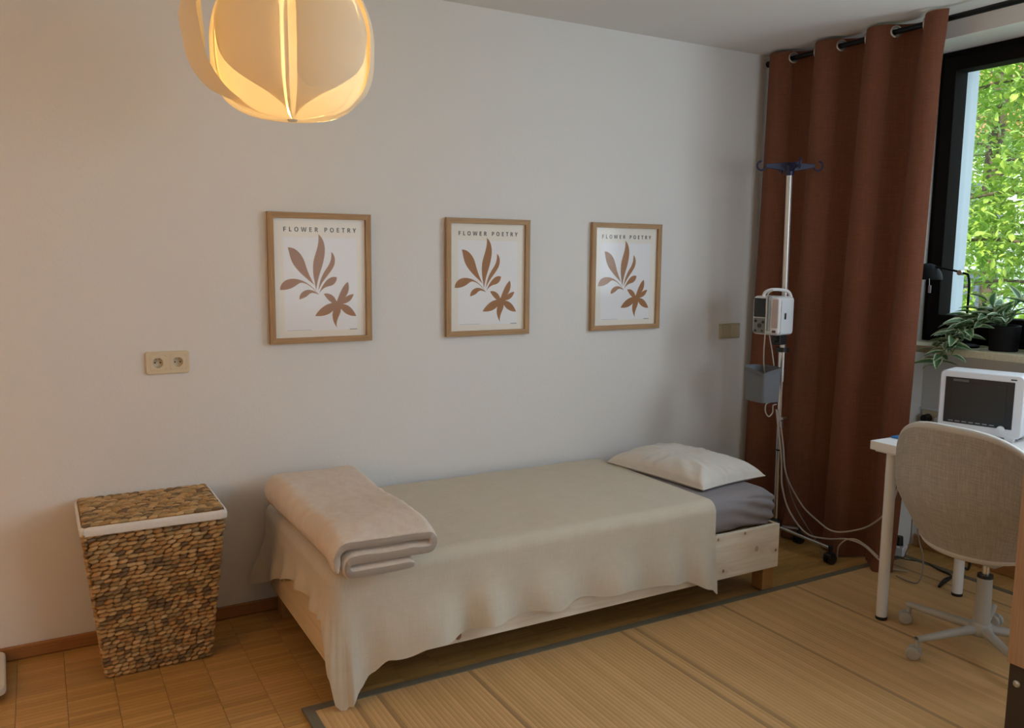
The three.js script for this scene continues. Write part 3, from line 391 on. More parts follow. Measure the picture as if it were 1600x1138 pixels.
// ---------------------------------------------------------------- curtain and rod
{ const rod = thing('curtain_rod', 'black curtain rod under the ceiling', 'curtain rod', [3.492, 2.513, 0]);
  const blk = std(lin(0.012, 0.012, 0.012), 0.4, { metalness: 0.6 });
  part('rod_pole', bar([0, 0, 0.03], [0, 0, 3.4], 0.0125, 20), blk, rod); part('end_cap', bar([0, 0, 0.015], [0, 0, 0.045], 0.0165, 20), blk, rod); part('end_cap', bar([0, 0, 3.39], [0, 0, 3.42], 0.0165, 20), blk, rod);
  for (const z of [0.1, 1.72, 3.3]) { const b = part('bracket', merge([bar([0, 0, z], [XP - 3.492, 0, z], 0.007, 10), bar([XP - 3.492 - 0.006, 0, z], [XP - 3.492, 0, z], 0.025, 16)]), blk, rod); }
  const P = 0.3, z0 = 0.194, zA = 0.045, zB = 1.072, yTop = 2.545, yBot = 0.012, amp = 0.062;
  const cx = 3.487, base = (s, y) => { const k = 1 - (y - yBot) / (yTop - yBot), ph = 2 * Math.PI * (s - z0) / P, dz = -(0.05 * k + 0.012 * smooth(0, 0.10, k)) * smooth(0.35, 1.06, s) - 0.02 * k;
    const a = amp * (1 - 0.12 * k) * (1 + 0.25 * k * (N1(s * 6, k * 2.2) - 0.5)), sh = Math.sin(ph + 0.9 * k * (N2(s * 3 + 2, k * 1.6) - 0.4)), sharp = Math.sign(sh) * Math.pow(Math.abs(sh), 0.8);
    const minor = 0.010 * k * Math.sin(ph * 2.3 + 4 * N1(s * 3, 5)) + 0.012 * smooth(0.82, 1, k) * Math.sin(s * 41 + 6 * k);
    const foot = smooth(0.93, 1, k); return [cx + a * sharp + minor - 0.012 * foot - 0.015 * k, y + 0.006 * foot * Math.sin(s * 30), s + dz + 0.014 * Math.sin(ph + 1) * (0.3 + k)]; };
  const eyes = []; for (let z = z0 - P / 2; z < zB; z += P / 2) if (z > zA + 0.02) eyes.push(z);
  const ny = 150, ns = 420, yOf = (v) => v < 0.28 ? lerp(yTop, yTop - 0.075, v / 0.28) : lerp(yTop - 0.075, yBot, (v - 0.28) / 0.72);
  let g = grid(ns, ny, (u, v) => { const s = lerp(zA, zB, u), y = yOf(v), p = base(s, y); return [p[0], p[1], p[2], s * 1.8, y]; });
  { // punch the eyelet holes
    const pos = g.attributes.position, id = g.index.array, keep = [], c = V(0, 0, 0), q = V(0, 0, 0), centres = eyes.map((z) => V(...base(z, 2.513)));
    for (let i = 0; i < id.length; i += 3) { c.set(0, 0, 0); for (let k = 0; k < 3; k++) c.add(q.fromBufferAttribute(pos, id[i + k])); c.multiplyScalar(1 / 3); if (!(c.y > 2.47 && centres.some((e) => e.distanceTo(c) < 0.0205))) keep.push(id[i], id[i + 1], id[i + 2]); }
    g.setIndex(keep); g.computeVertexNormals(); }
  const linen = tex(256, 256, (u, v) => { const n = 0.5 * N1(u * 8, v * 128) + 0.5 * N2(u * 128, v * 8); return [0.84 + 0.16 * n, 0.83 + 0.17 * n, 0.82 + 0.18 * n]; }, { srgb: true, repeat: [3, 3] });
  const t = thing('curtain', 'floor-length rust brown eyelet curtain drawn beside the window', 'curtain');
  part('fabric', g, std(lin(0.225, 0.082, 0.042), 0.95, { map: linen, bumpMap: weave, bumpScale: 0.0006, side: THREE.DoubleSide }), t);
  const ringMat = std(lin(0.62, 0.58, 0.5), 0.3, { metalness: 1 });
  for (const z of eyes) { const p = V(...base(z, 2.513)), a = V(...base(z - 0.006, 2.513)), b = V(...base(z + 0.006, 2.513)), d = b.sub(a).normalize(), n = V(0, 1, 0).cross(d).normalize(); const e = part('eyelet', new THREE.TorusGeometry(0.0235, 0.0048, 10, 36), ringMat, t); e.position.copy(p); e.quaternion.setFromUnitVectors(V(0, 0, 1), n); }
}

// ---------------------------------------------------------------- infusion stand, pump, fabric pouch, leads
const IV = [3.262, 0, 0.415];
{ const t = thing('infusion_stand', 'chrome infusion stand with dark blue hooks in front of curtain', 'infusion stand', IV);
  const lean = (y) => [0.028 * (1 - y / 1.93), y, 0.0];
  const blue = std(lin(0.008, 0.012, 0.06), 0.4), white = std(lin(0.66, 0.64, 0.60), 0.3, { metalness: 0.6 });
  part('lower_pole', bar(lean(0.10), lean(1.0), 0.0125, 20), chrome, t); part('upper_pole', bar(lean(0.98), lean(1.9), 0.0145, 20), white, t);
  part('middle_sleeve', bar(lean(0.86), lean(1.03), 0.019, 20), chrome, t); part('clamp_ring', bar(lean(1.012), lean(1.034), 0.032, 24), blackPlastic, t);
  part('joint_ring', bar(lean(0.50), lean(0.508), 0.0135, 16), blackPlastic, t);
  const head = part('hook_holder', merge([bar(lean(1.885), lean(1.935), 0.02, 20, 0.026), ...[0, 1, 2, 3].map((k) => { const a = k * Math.PI / 2 - 0.52; const g = new THREE.ExtrudeGeometry((() => { const s = new THREE.Shape(); s.moveTo(0, -0.026); s.lineTo(0.115, -0.006); s.lineTo(0.12, 0.008); s.lineTo(0, 0.018); s.closePath(); return s; })(), { depth: 0.012, bevelEnabled: true, bevelSize: 0.002, bevelThickness: 0.002, bevelSegments: 1 }); return g.translate(0, 1.93, -0.006).rotateY(a); })]), blue, t);
  for (let k = 0; k < 4; k++) { const a = k * Math.PI / 2 - 0.52, pts = []; for (let i = 0; i <= 14; i++) { const th = Math.PI * (1.0 + i / 14 * 1.45); pts.push([0.138 + 0.022 * Math.cos(th), 1.932 + 0.022 * Math.sin(th), 0]); } part('hook', tube(pts, 0.0048, 30, 8).rotateY(a), blue, head); }
  // five-legged base on castors
  const hub = part('base_hub', lathe([[0, 0.085], [0.03, 0.085], [0.034, 0.10], [0.03, 0.128], [0.016, 0.14], [0, 0.14]].map(([a, b]) => [a, b]), 24), blackPlastic, t);
  hub.position.x = 0.026;
  const a0 = Math.atan2(0.752 - 0.415, 3.31 - 3.288);
  for (let k = 0; k < 5; k++) { const a = a0 + k * Math.PI * 2 / 5, r = k === 0 ? 0.335 : k === 1 || k === 4 ? 0.2 : 0.27, ex = 0.026 + Math.cos(a) * r * (k === 4 ? 0.62 : 1), ez = Math.sin(a) * r;
    const leg = part('base_leg', bar([0.026, 0.10, 0], [ex, 0.078, ez], 0.0085, 12), steel, t);
    part('castor', merge([bar([ex, 0.055, ez], [ex, 0.092, ez], 0.011, 14), ...[-1, 1].map((s) => new THREE.CylinderGeometry(0.026, 0.026, 0.014, 22).rotateX(Math.PI / 2).translate(ex, 0.027, ez + s * 0.013)), new RoundedBoxGeometry(0.05, 0.026, 0.044, 2, 0.01).translate(ex - 0.004, 0.042, ez)]), blackPlastic, leg); }
  part('cable_clip', merge([box(0.03, 0.012, 0.016, 0.03, 0.67, 0.016), box(0.012, 0.03, 0.02, 0.015, 0.64, 0.016)]), steel, t);
}
{ const c = onZ(1211, 490, 0.45), t = thing('infusion_pump', 'white infusion pump with grey display clamped to the stand', 'infusion pump', [c.x - 0.012, c.y - 0.008, c.z], -1.40);
  const w = 0.155, h = 0.19, d = 0.135, grey = std(lin(0.30, 0.30, 0.28), 0.5), line = std(lin(0.45, 0.42, 0.36), 0.5);
  part('pump_housing', box(w, h, d, 0, 0, 0, 0.02), whitePlastic, t);
  part('display', box(0.068, 0.092, 0.004, -0.03, 0.038, d / 2 + 0.001, 0.001), std(lin(0.012, 0.014, 0.012), 0.25), t);
  const kp = part('keypad', box(0.068, 0.075, 0.004, -0.03, -0.05, d / 2 + 0.001, 0.001), std(lin(0.20, 0.21, 0.19), 0.6), t);
  for (const [x, y, r] of [[-0.05, -0.028, 0.007], [-0.028, -0.05, 0.011], [-0.008, -0.032, 0.007], [-0.05, -0.075, 0.005], [-0.012, -0.075, 0.005]]) part('pump_button', new THREE.CylinderGeometry(r, r, 0.004, 16).rotateX(Math.PI / 2).translate(x, y, d / 2 + 0.004), blackPlastic, kp);
  part('latch', box(0.016, 0.17, 0.016, 0.022, 0.012, d / 2 + 0.006, 0.004), grey, t);
  part('printed_label', box(0.032, 0.14, 0.001, 0.055, 0.012, d / 2 + 0.0008), std(lin(0.55, 0.45, 0.42), 0.7), t, 'faded reddish sticker'); part('small_mark', box(0.02, 0.012, 0.001, 0.052, -0.075, d / 2 + 0.001), std(lin(0.12, 0.05, 0.05), 0.7), t);
  part('side_panel', box(0.004, 0.165, 0.098, w / 2 + 0.001, -0.004, 0.004, 0.001), std(lin(0.72, 0.74, 0.76), 0.4), t);
  part('side_mark', box(0.002, 0.03, 0.014, w / 2 + 0.0032, 0.0, 0.02), blackPlastic, t);
  part('handle', tube([[-0.03, h / 2 - 0.006, 0.05], [-0.02, h / 2 + 0.018, 0.045], [0.0, h / 2 + 0.03, 0.03], [0.03, h / 2 + 0.03, -0.015], [0.05, h / 2 + 0.02, -0.045], [0.06, h / 2 - 0.006, -0.055]], 0.008, 40, 10), whitePlastic, t);
  part('pole_clamp', merge([box(0.05, 0.05, 0.06, 0.04, -h / 2 - 0.022, 0.0, 0.006), bar([0.04, -h / 2 - 0.02, 0.03], [0.04, -h / 2 - 0.02, 0.05], 0.012, 14)]), blackPlastic, t);
  part('infusion_line', tube([[0.01, h / 2 + 0.028, 0.03], [0.016, h / 2 + 0.008, d / 2 + 0.012], [0.018, 0, d / 2 + 0.02], [0.012, -h / 2, d / 2 + 0.012], [-0.01, -h / 2 - 0.08, 0.05], [-0.012, -h / 2 - 0.16, 0.04], [-0.006, -h / 2 - 0.215, 0.03]], 0.0035, 60, 6), line, t);
  part('infusion_line', tube([[0.022, -h / 2, d / 2 - 0.01], [0.03, -h / 2 - 0.08, 0.04], [0.042, -h / 2 - 0.16, 0.035], [0.04, -h / 2 - 0.21, 0.03]], 0.003, 40, 6), line, t);
}
{ const c = onZ(1191, 600, 0.49), t = thing('fabric_pouch', 'open grey fabric pouch hanging on the infusion stand', 'pouch', [c.x, c.y, c.z], -0.10);
  const m = std(lin(0.165, 0.175, 0.195), 0.9, { bumpMap: weave, bumpScale: 0.0008, side: THREE.DoubleSide }), w = 0.058, d = 0.074, h = 0.165;
  const ring = (k) => { const X = w * (1 - 0.05 * (1 - k)), Z = d * (0.93 + 0.07 * k), pts = []; for (let i = 0; i <= 48; i++) { const a = i / 48 * Math.PI * 2, co = Math.cos(a), si = Math.sin(a), p = 0.26; pts.push([X * Math.sign(co) * Math.pow(Math.abs(co), p), Z * Math.sign(si) * Math.pow(Math.abs(si), p)]); } return pts; };
  const wall = (off, y0, y1, name) => grid(48, 12, (u, v, i, j) => { const k = (lerp(y0, y1, v) + h / 2) / h, r = ring(k)[i], sag = (0.003 * Math.sin(u * 25 + 2) - 0.02 * Math.max(0, -0.73 * r[0] / w + 0.68 * r[1] / d) * 0.75) * k; return [r[0] * off, lerp(y0, y1, v) + sag, r[1] * off, u * 0.4, v * 0.17]; });
  part('pouch_body', merge([wall(1, -h / 2, h / 2), grid(48, 1, (u, v, i) => { const r = ring(0)[i]; return [r[0] * v, -h / 2, r[1] * v]; })]), m, t);
  part('hem', wall(1.018, h / 2 - 0.022, h / 2 + 0.002), m, t);
  part('hanging_strap', box(0.003, 0.12, 0.03, w + 0.003, 0.02, -0.03), m, t); }
const leadMat = std(lin(0.50, 0.44, 0.38), 0.55), greyLead = std(lin(0.24, 0.21, 0.18), 0.6);
function lead(name, pts, r, m, label) { single(name, tube(pts, r, 120, 7), m, label, 'cable'); }
lead('monitor_lead', [onZ(1217, 640, 0.44), onZ(1224, 700, 0.45), onZ(1228, 740, 0.47), onZ(1250, 785, 0.5), onX(1275, 812, 3.30), onX(1300, 830, 3.33), onX(1340, 828, 3.34), onX(1368, 816, 3.30), onX(1392, 790, 3.20), onX(1410, 740, 3.08)], 0.0042, leadMat, 'pale lead looping from the infusion stand up behind the desk leg');
lead('power_lead', [onZ(1213, 640, 0.435), onZ(1221, 720, 0.445), onZ(1222, 760, 0.46), onZ(1234, 800, 0.5), onX(1262, 835, 3.30), onX(1290, 842, 3.34), onX(1325, 843, 3.33), onX(1350, 853, 3.32), onX(1375, 876, 3.34), onY(1398, 890, 0.016), onY(1418, 893, 0.016)], 0.0046, leadMat, 'pale cord hanging in a low loop from the stand to the floor');
lead('thin_lead', [onZ(1216, 660, 0.43), onZ(1226, 730, 0.44), onZ(1240, 785, 0.46), onX(1260, 822, 3.33), onX(1277, 848, 3.36), onY(1285, 872, 0.006)], 0.003, greyLead, 'thin dull lead dropping straight to the floor by the curtain');
lead('looped_lead', [onZ(1206, 628, 0.44), onZ(1197, 632, 0.45), onZ(1196, 643, 0.455), onZ(1201, 651, 0.455), onZ(1207, 645, 0.45), onZ(1208, 634, 0.445), onZ(1213, 632, 0.44)], 0.0032, leadMat, 'small loop of lead under the grey pouch');
lead('short_lead', [onY(1308, 870, 0.008), onX(1312, 852, 3.32), onX(1322, 844, 3.325), onX(1336, 843, 3.33), onX(1352, 852, 3.33), onX(1372, 870, 3.34)], 0.0035, leadMat, 'short pale lead arched over the curtain hem');

// ---------------------------------------------------------------- desk
const DX0 = 2.915, DX1 = 3.575, DZ0 = 1.23, DZ1 = 2.05, DY = 0.752;
{ const t = thing('desk', 'white desk with round steel legs in front of the window', 'desk');
  part('desk_top', span(DX0, DX1, DY - 0.036, DY, DZ0, DZ1, 0.003), std(lin(0.84, 0.84, 0.83), 0.3), t);
  for (const x of [2.965, 3.475]) for (const z of [1.298, DZ1 - 0.07]) { const y0 = 0.0098; const l = part('leg', cyl(0.0215, 0.0215, DY - 0.036 - y0 - 0.012, x, y0 + 0.012, z, 24), whiteMetal, t);
    part('rubber_foot', cyl(0.023, 0.023, 0.012, x, y0, z, 24), blackPlastic, l); part('mounting_plate', box(0.09, 0.004, 0.09, x, DY - 0.0385, z), whiteMetal, l); } }
single('blue_folder', span(3.03, 3.22, DY + 0.0005, DY + 0.007, 1.238, 1.37, 0.001), std(lin(0.02, 0.16, 0.42), 0.4), 'flat blue folder on the desk behind the chair', 'folder');

// ---------------------------------------------------------------- patient monitor
{ const t = thing('patient_monitor', 'white patient monitor with dark screen standing on the desk', 'monitor', [3.352, DY, 1.405], -Math.PI / 2 + 0.27);
  const w = 0.305, h = 0.245, d = 0.12, tilt = -0.06, shell = std(lin(0.74, 0.76, 0.80), 0.35);
  const s = new THREE.Shape(), a = w / 2, r = 0.02; s.moveTo(-a + r, 0); s.lineTo(a - r, 0); s.quadraticCurveTo(a, 0, a, r); s.lineTo(a, h - r); s.quadraticCurveTo(a, h, a - r, h); s.lineTo(-a + r, h); s.quadraticCurveTo(-a, h, -a, h - r); s.lineTo(-a, r); s.quadraticCurveTo(-a, 0, -a + r, 0);
  const body = part('monitor_housing', new THREE.ExtrudeGeometry(s, { depth: d, bevelEnabled: true, bevelSize: 0.006, bevelThickness: 0.008, bevelSegments: 3, curveSegments: 8 }).translate(0, 0.02, -d - 0.008), shell, t); 
  part('bezel', box(0.258, 0.192, 0.006, -0.006, 0.02 + h * 0.52, 0.0005, 0.002), std(lin(0.008, 0.009, 0.012), 0.3), t, 'black glossy bezel');
  part('screen', box(0.205, 0.142, 0.002, -0.006, 0.02 + h * 0.545, 0.004), std(lin(0.014, 0.014, 0.012), 0.45), t);
  part('brand_badge', box(0.06, 0.010, 0.002, -0.075, 0.02 + h * 0.52 + 0.085, 0.004, 0.001), std(lin(0.10, 0.10, 0.10), 0.4), t, 'dark script badge');
  part('status_light', box(0.022, 0.005, 0.002, 0.118, 0.02 + h * 0.955, 0.0005), std(lin(0.03, 0.03, 0.03), 0.4), t);
  for (let i = 0; i < 7; i++) part('key', box(0.018, 0.004, 0.002, -0.105 + i * 0.026, 0.02 + h * 0.165, 0.0035), std(lin(0.25, 0.26, 0.28), 0.5), t);
  part('control_knob', new THREE.CylinderGeometry(0.013, 0.015, 0.016, 24).rotateX(Math.PI / 2).translate(0.085, 0.02 + h * 0.12, 0.009), shell, t);
  for (const x of [-0.115, 0.115]) for (const z of [-0.015, -0.11]) part('foot', box(0.036, 0.022, 0.026, x, 0.0105, z, 0.004), z > -0.05 ? shell : blackPlastic, t);
  part('side_port', new THREE.CylinderGeometry(0.007, 0.007, 0.006, 16).rotateZ(Math.PI / 2).translate(w / 2 + 0.007, 0.1, -0.07), blackPlastic, t);
  part('rear_handle', box(0.02, 0.03, 0.05, w / 2 + 0.006, h - 0.01, -0.05, 0.008), shell, t);
}

// ---------------------------------------------------------------- office chair
{ const C = [3.045, 0.0098, 1.665], t = thing('office_chair', 'oatmeal upholstered shell chair on white swivel base at the desk', 'chair', C, 0);
  const fab = tex(256, 256, (u, v) => { const n = 0.5 * N1(u * 8, v * 256) + 0.5 * N2(u * 256, v * 8); return [0.74 + 0.26 * n, 0.73 + 0.27 * n, 0.71 + 0.28 * n]; }, { srgb: true, repeat: [4, 4] });
  const cloth = std(lin(0.62, 0.59, 0.54), 0.95, { map: fab, bumpMap: weave, bumpScale: 0.0008, side: THREE.DoubleSide }), grey = std(lin(0.46, 0.46, 0.43), 0.4), trim = std(lin(0.62, 0.60, 0.56), 0.6);
  // shell: angle a runs round the back (0 = straight back, towards -x), height from the seat to the top
  const A = 1.25, yT = (a) => 0.888 - 0.235 * Math.pow(Math.abs(a) / A, 2.9), yB = (a) => 0.425 + 0.03 * Math.pow(Math.abs(a) / A, 2), rad = (y, o) => 0.235 + 0.09 * smooth(0.42, 0.66, y) - 0.005 * smooth(0.7, 0.9, y) + o;
  const surf = (o) => (u, v) => { const a = (u * 2 - 1) * A, y = lerp(yB(a), yT(a), v), r = rad(y, o) * (1 - 0.06 * smooth(0.12, 0, v)), flat = 1 - 0.10 * Math.cos(a * 1.3); return [-Math.cos(a) * r * flat - 0.012, y - C[1], Math.sin(a) * r * 1.02, u * 0.75, v * 0.48]; };
  const oS = grid(60, 36, surf(0)), iS = grid(60, 36, surf(-0.032)), rim = [], fo = surf(0), fi = surf(-0.032), edge = (k) => k < 60 ? [k / 60, 1] : k < 96 ? [1, 1 - (k - 60) / 36] : k < 156 ? [1 - (k - 96) / 60, 0] : [0, (k - 156) / 36];
  const join = grid(192, 1, (u, v, i) => { const e = edge(i % 192), p = fo(...e), q = fi(...e); return v ? q : p; });
  part('backrest_shell', merge([oS, iS, join]), cloth, t);
  part('edge_piping', tube(Array.from({ length: 192 }, (_, k) => { const e = edge(k), p = fo(...e), q = fi(...e); return [(p[0] + q[0]) / 2, (p[1] + q[1]) / 2 + (e[1] === 1 ? 0.002 : 0), (p[2] + q[2]) / 2]; }), 0.0168, 384, 8, true), trim, t);
  part('seat_cushion', new RoundedBoxGeometry(0.42, 0.085, 0.40, 5, 0.04).translate(0.06, 0.462 - C[1], 0), cloth, t);
  part('seat_plate', box(0.24, 0.02, 0.2, 0, 0.395 - C[1], 0, 0.006), grey, t);
  part('gas_piston', cyl(0.0135, 0.0135, 0.15, 0, 0.28 - C[1], 0, 20), chrome, t); 
  const col = part('column', cyl(0.029, 0.026, 0.185, 0, 0.115 - C[1], 0, 28), grey, t); part('column_collar', cyl(0.0285, 0.027, 0.012, 0, 0.2995 - C[1], 0, 28), blackPlastic, col);
  part('base_hub', lathe([[0, 0.075], [0.038, 0.075], [0.043, 0.09], [0.04, 0.118], [0.031, 0.126], [0, 0.126]].map(([r, y]) => [r, y - C[1]]), 28), grey, t);
  const w0 = Math.atan2(1.605 - 1.67, 2.79 - 3.06);
  for (let k = 0; k < 5; k++) { const a = w0 + k * Math.PI * 2 / 5, ca = Math.cos(a), sa = Math.sin(a), r = 0.285;
    const arm = part('base_arm', grid(16, 10, (u, v) => { const th = u * Math.PI * 2, k2 = v, ww = lerp(0.019, 0.0125, k2), hh = lerp(0.018, 0.0115, k2), L = lerp(0.02, r + 0.008, k2), y = lerp(0.099, 0.088, k2) + hh * Math.sin(th), s = ww * Math.cos(th); return [ca * L - sa * s, y - C[1], sa * L + ca * s]; }), grey, t);
    const sw = a + [0.9, -0.6, 1.9, 0.4, -1.1][k], cxx = ca * r, czz = sa * r, ox = cxx + 0.012 * Math.cos(sw), oz = czz + 0.012 * Math.sin(sw);
    const wheel = (s) => lathe([[0, -0.009], [0.02, -0.009], [0.025, -0.004], [0.025, 0.004], [0.02, 0.009], [0, 0.009]], 24).rotateX(Math.PI / 2).translate(0, 0, s * 0.014).rotateY(-sw).translate(ox, 0.0255, oz);
    const cap = part('castor', merge([bar([cxx, 0.035, czz], [cxx, 0.088 - C[1], czz], 0.009, 14), box(0.034, 0.026, 0.012, 0, 0.034, 0, 0.005).rotateY(-sw).translate(ox, 0, oz)]), grey, arm); for (const s of [-1, 1]) part('wheel', wheel(s), grey, cap, 'light grey twin wheel'); } }

// ---------------------------------------------------------------- window sill: desk lamp and potted plants
{ const t = thing('table_lamp', 'black dome table lamp standing on the window sill', 'lamp', [3.745, SILL, 1.075]);
  const black = phys(lin(0.005, 0.005, 0.006), 0.65, { side: THREE.DoubleSide, specularIntensity: 0.3 });
  part('base', lathe([[0, 0], [0.06, 0], [0.062, 0.008], [0.05, 0.014], [0, 0.016]], 36), black, t);
  part('stem', tube([[0, 0.012, 0], [0, 0.15, 0], [0, 0.30, -0.002], [0, 0.335, -0.01]], 0.0055, 30, 10), black, t);
  part('arm', tube([[0, 0.335, -0.01], [0, 0.345, -0.05], [0, 0.36, -0.13], [0, 0.372, -0.215]], 0.005, 20, 10), black, t);
  part('arm_joint', new THREE.CylinderGeometry(0.012, 0.012, 0.028, 18).rotateZ(Math.PI / 2).translate(0, 0.342, -0.045), steel, t);
  const pr = []; for (let i = 0; i <= 12; i++) { const a = i / 12 * Math.PI / 2; pr.push([0.068 * Math.sin(a) + 0.0001, 0.384 - 0.078 * (1 - Math.cos(a))]); } for (let i = 12; i >= 0; i--) { const a = i / 12 * Math.PI / 2; pr.push([0.066 * Math.sin(a) + 0.0001, 0.382 - 0.076 * (1 - Math.cos(a))]); }
  const shade = part('shade', lathe(pr, 40).translate(0, 0, -0.215), black, t); part('shade_bulb', new THREE.SphereGeometry(0.022, 18, 12).translate(0, 0.33, -0.215), std(lin(0.8, 0.8, 0.78), 0.2), shade);
  const cord = part('pull_cord', bar([-0.05, 0.275, -0.165], [-0.05, 0.312, -0.168], 0.0012, 6), whitePlastic, t); part('pull_tab', box(0.003, 0.036, 0.014, -0.05, 0.262, -0.163, 0.001), std(lin(0.4, 0.4, 0.4), 0.6), cord);
}
const leafTex = tex(128, 64, (u, v) => { const e = Math.abs(v * 2 - 1), n = fbm(u * 16, v * 16), k = smooth(0.48, 0.72, e + (n - 0.5) * 0.5); const g = [0.26 + 0.12 * n, 0.42 + 0.14 * n, 0.28 + 0.08 * n], p = [0.82, 0.87, 0.74]; return [lerp(g[0], p[0], k), lerp(g[1], p[1], k), lerp(g[2], p[2], k)]; }, { srgb: true });
const leafMat = phys(0xffffff, 0.5, { map: leafTex, side: THREE.DoubleSide, transmission: 0.25, thickness: 0 });
function leafGeo(len, wid, curl, fold) { return grid(8, 4, (u, v) => { const s = v * 2 - 1, w = wid * Math.pow(Math.sin(Math.PI * Math.min(0.999, Math.pow(u, 0.8) * 0.96 + 0.02)), 0.85), x = len * u; return [x, -curl * len * u * u + fold * Math.abs(s) * w, s * w, u, v]; }); }
const leafGeos = [leafGeo(0.085, 0.017, 0.25, 0.4), leafGeo(0.07, 0.019, 0.5, 0.3), leafGeo(0.10, 0.018, 0.35, 0.5)];
function plant(name, label, pos, potR, potH, stems, seed) {
  const t = thing(name, label, 'plant', pos), r = mulberry(seed), green = std(lin(0.10, 0.20, 0.06), 0.6);
  part('pot', lathe([[0, 0], [potR * 0.86, 0], [potR * 0.9, 0.004], [potR, potH - 0.004], [potR * 0.97, potH], [potR * 0.93, potH - 0.004], [potR * 0.9, potH - 0.02], [0, potH - 0.02]], 36), phys(lin(0.006, 0.006, 0.007), 0.65, { specularIntensity: 0.3 }), t, 'black pot');
  part('soil', new THREE.CylinderGeometry(potR * 0.9, potR * 0.9, 0.004, 24).translate(0, potH - 0.016, 0), std(lin(0.03, 0.02, 0.012), 1), t);
  for (const pts of stems) { const c = new THREE.CatmullRomCurve3(pts.map((p) => V(...p)), false, 'centripetal'), len = c.getLength(), n = Math.max(4, Math.round(len / 0.019));
    const st = part('stem', new THREE.TubeGeometry(c, 20, 0.0022, 5), green, t);
    for (let i = 1; i <= n; i++) { const f = i / n, p = c.getPointAt(f), d = c.getTangentAt(f), a = i * 2.4 + r(), o = part('leaf', leafGeos[Math.floor(r() * 3)], leafMat, st); o.position.copy(p); const side = V(Math.cos(a), 0.35 + 0.5 * r(), Math.sin(a)).normalize(), dir = d.clone().multiplyScalar(0.5).add(side).normalize(); o.quaternion.setFromRotationMatrix(new THREE.Matrix4().makeBasis(dir, V(0, 1, 0).sub(dir.clone().multiplyScalar(dir.y)).normalize(), dir.clone().cross(V(0, 1, 0)).normalize())); o.rotateX((r() - 0.5) * 1.2); o.scale.setScalar(0.75 + 0.5 * r()); } }
  return t;
}
plant('trailing_plant', 'trailing variegated plant in a black pot hanging over the sill', [3.745, SILL, 1.255], 0.064, 0.115, [
  [[0, 0.1, 0], [-0.04, 0.15, -0.05], [-0.09, 0.12, -0.12], [-0.125, 0.03, -0.17], [-0.14, -0.04, -0.21], [-0.145, -0.085, -0.235]], [[0, 0.1, 0], [-0.03, 0.16, -0.08], [-0.06, 0.12, -0.17], [-0.10, 0.04, -0.22], [-0.13, -0.03, -0.25]],
  [[0, 0.1, 0], [-0.02, 0.15, -0.06], [-0.04, 0.11, -0.15], [-0.06, 0.04, -0.23]], [[0, 0.1, 0], [-0.05, 0.14, -0.08], [-0.115, 0.06, -0.16], [-0.15, -0.03, -0.19], [-0.155, -0.07, -0.20]], [[0, 0.1, 0], [-0.06, 0.13, -0.05], [-0.12, 0.05, -0.12], [-0.145, -0.03, -0.15]], [[0, 0.1, 0], [-0.02, 0.18, -0.03], [-0.03, 0.21, -0.06]], [[0, 0.1, 0], [0.01, 0.18, 0.02], [0.01, 0.23, 0.05]], [[0, 0.1, 0], [-0.05, 0.15, 0.02], [-0.09, 0.14, 0.05]], [[0, 0.1, 0], [-0.05, 0.16, -0.04], [-0.10, 0.10, -0.10], [-0.115, 0.02, -0.13]], [[0, 0.1, 0], [0.0, 0.17, -0.09], [0.0, 0.16, -0.15]]], 5);
plant('upright_plant', 'small upright variegated plant in a black pot beside the trailing one', [3.76, SILL, 1.42], 0.06, 0.10, [[[0, 0.09, 0], [0, 0.16, -0.03], [-0.01, 0.2, -0.06]], [[0, 0.09, 0], [-0.03, 0.15, 0.02], [-0.06, 0.17, 0.03]], [[0, 0.09, 0], [0.02, 0.17, 0.0], [0.02, 0.22, 0.01]]], 8);

// ---------------------------------------------------------------- sockets and cables in the recess under the window
{ const c = onX(1464, 652, XN), t = thing('recess_socket', 'cream power socket with plugs on the wall under the sill', 'socket', [XN, c.y - 0.01, c.z], -Math.PI / 2);
  part('cover_plate', box(0.15, 0.081, 0.009, 0, 0, 0.0045, 0.003), creamPlastic, t); part('plug', cyl(0.021, 0.019, 0.04, 0, 0, 0, 20).rotateX(Math.PI / 2).translate(-0.04, 0, 0.009), blackPlastic, t); part('plug', cyl(0.021, 0.019, 0.04, 0, 0, 0, 20).rotateX(Math.PI / 2).translate(0.035, 0, 0.009), whitePlastic, t);
  part('adapter', box(0.06, 0.075, 0.035, 0.115, -0.02, 0.02, 0.006), std(lin(0.5, 0.40, 0.36), 0.5), t); }
single('cable_duct', span(XN - 0.012, XN, 0.722, 0.734, 0.75, 0.86, 0.002, 'z'), whitePlastic, 'thin white cable duct on the recess wall', 'cable duct');
lead('monitor_cable', [onX(1492, 648, 3.47), onX(1478, 646, 3.6), onX(1468, 655, 3.75), onX(1462, 662, 3.86)], 0.004, whitePlastic, 'white cord from the monitor to the recess socket');
{ const p = onY(1403, 868, 0.0), t = thing('power_strip', 'white power strip block with a black plug on the floor', 'power strip', [p.x, 0, p.z], 0.3);
  part('strip_body', box(0.07, 0.055, 0.07, 0, 0.0285, 0, 0.008), whitePlastic, t); part('plug', cyl(0.022, 0.018, 0.045, 0, 0.055, 0, 18), blackPlastic, t); }
lead('power_cable', [onY(1398, 871, 0.006), onY(1420, 876, 0.006), onY(1445, 880, 0.006), onY(1470, 892, 0.017), onY(1486, 900, 0.017), onY(1475, 906, 0.017), onY(1467, 917, 0.014), onY(1474, 912, 0.014), onY(1486, 903, 0.012)], 0.0052, blackPlastic, 'black power cord lying on the floor under the desk');
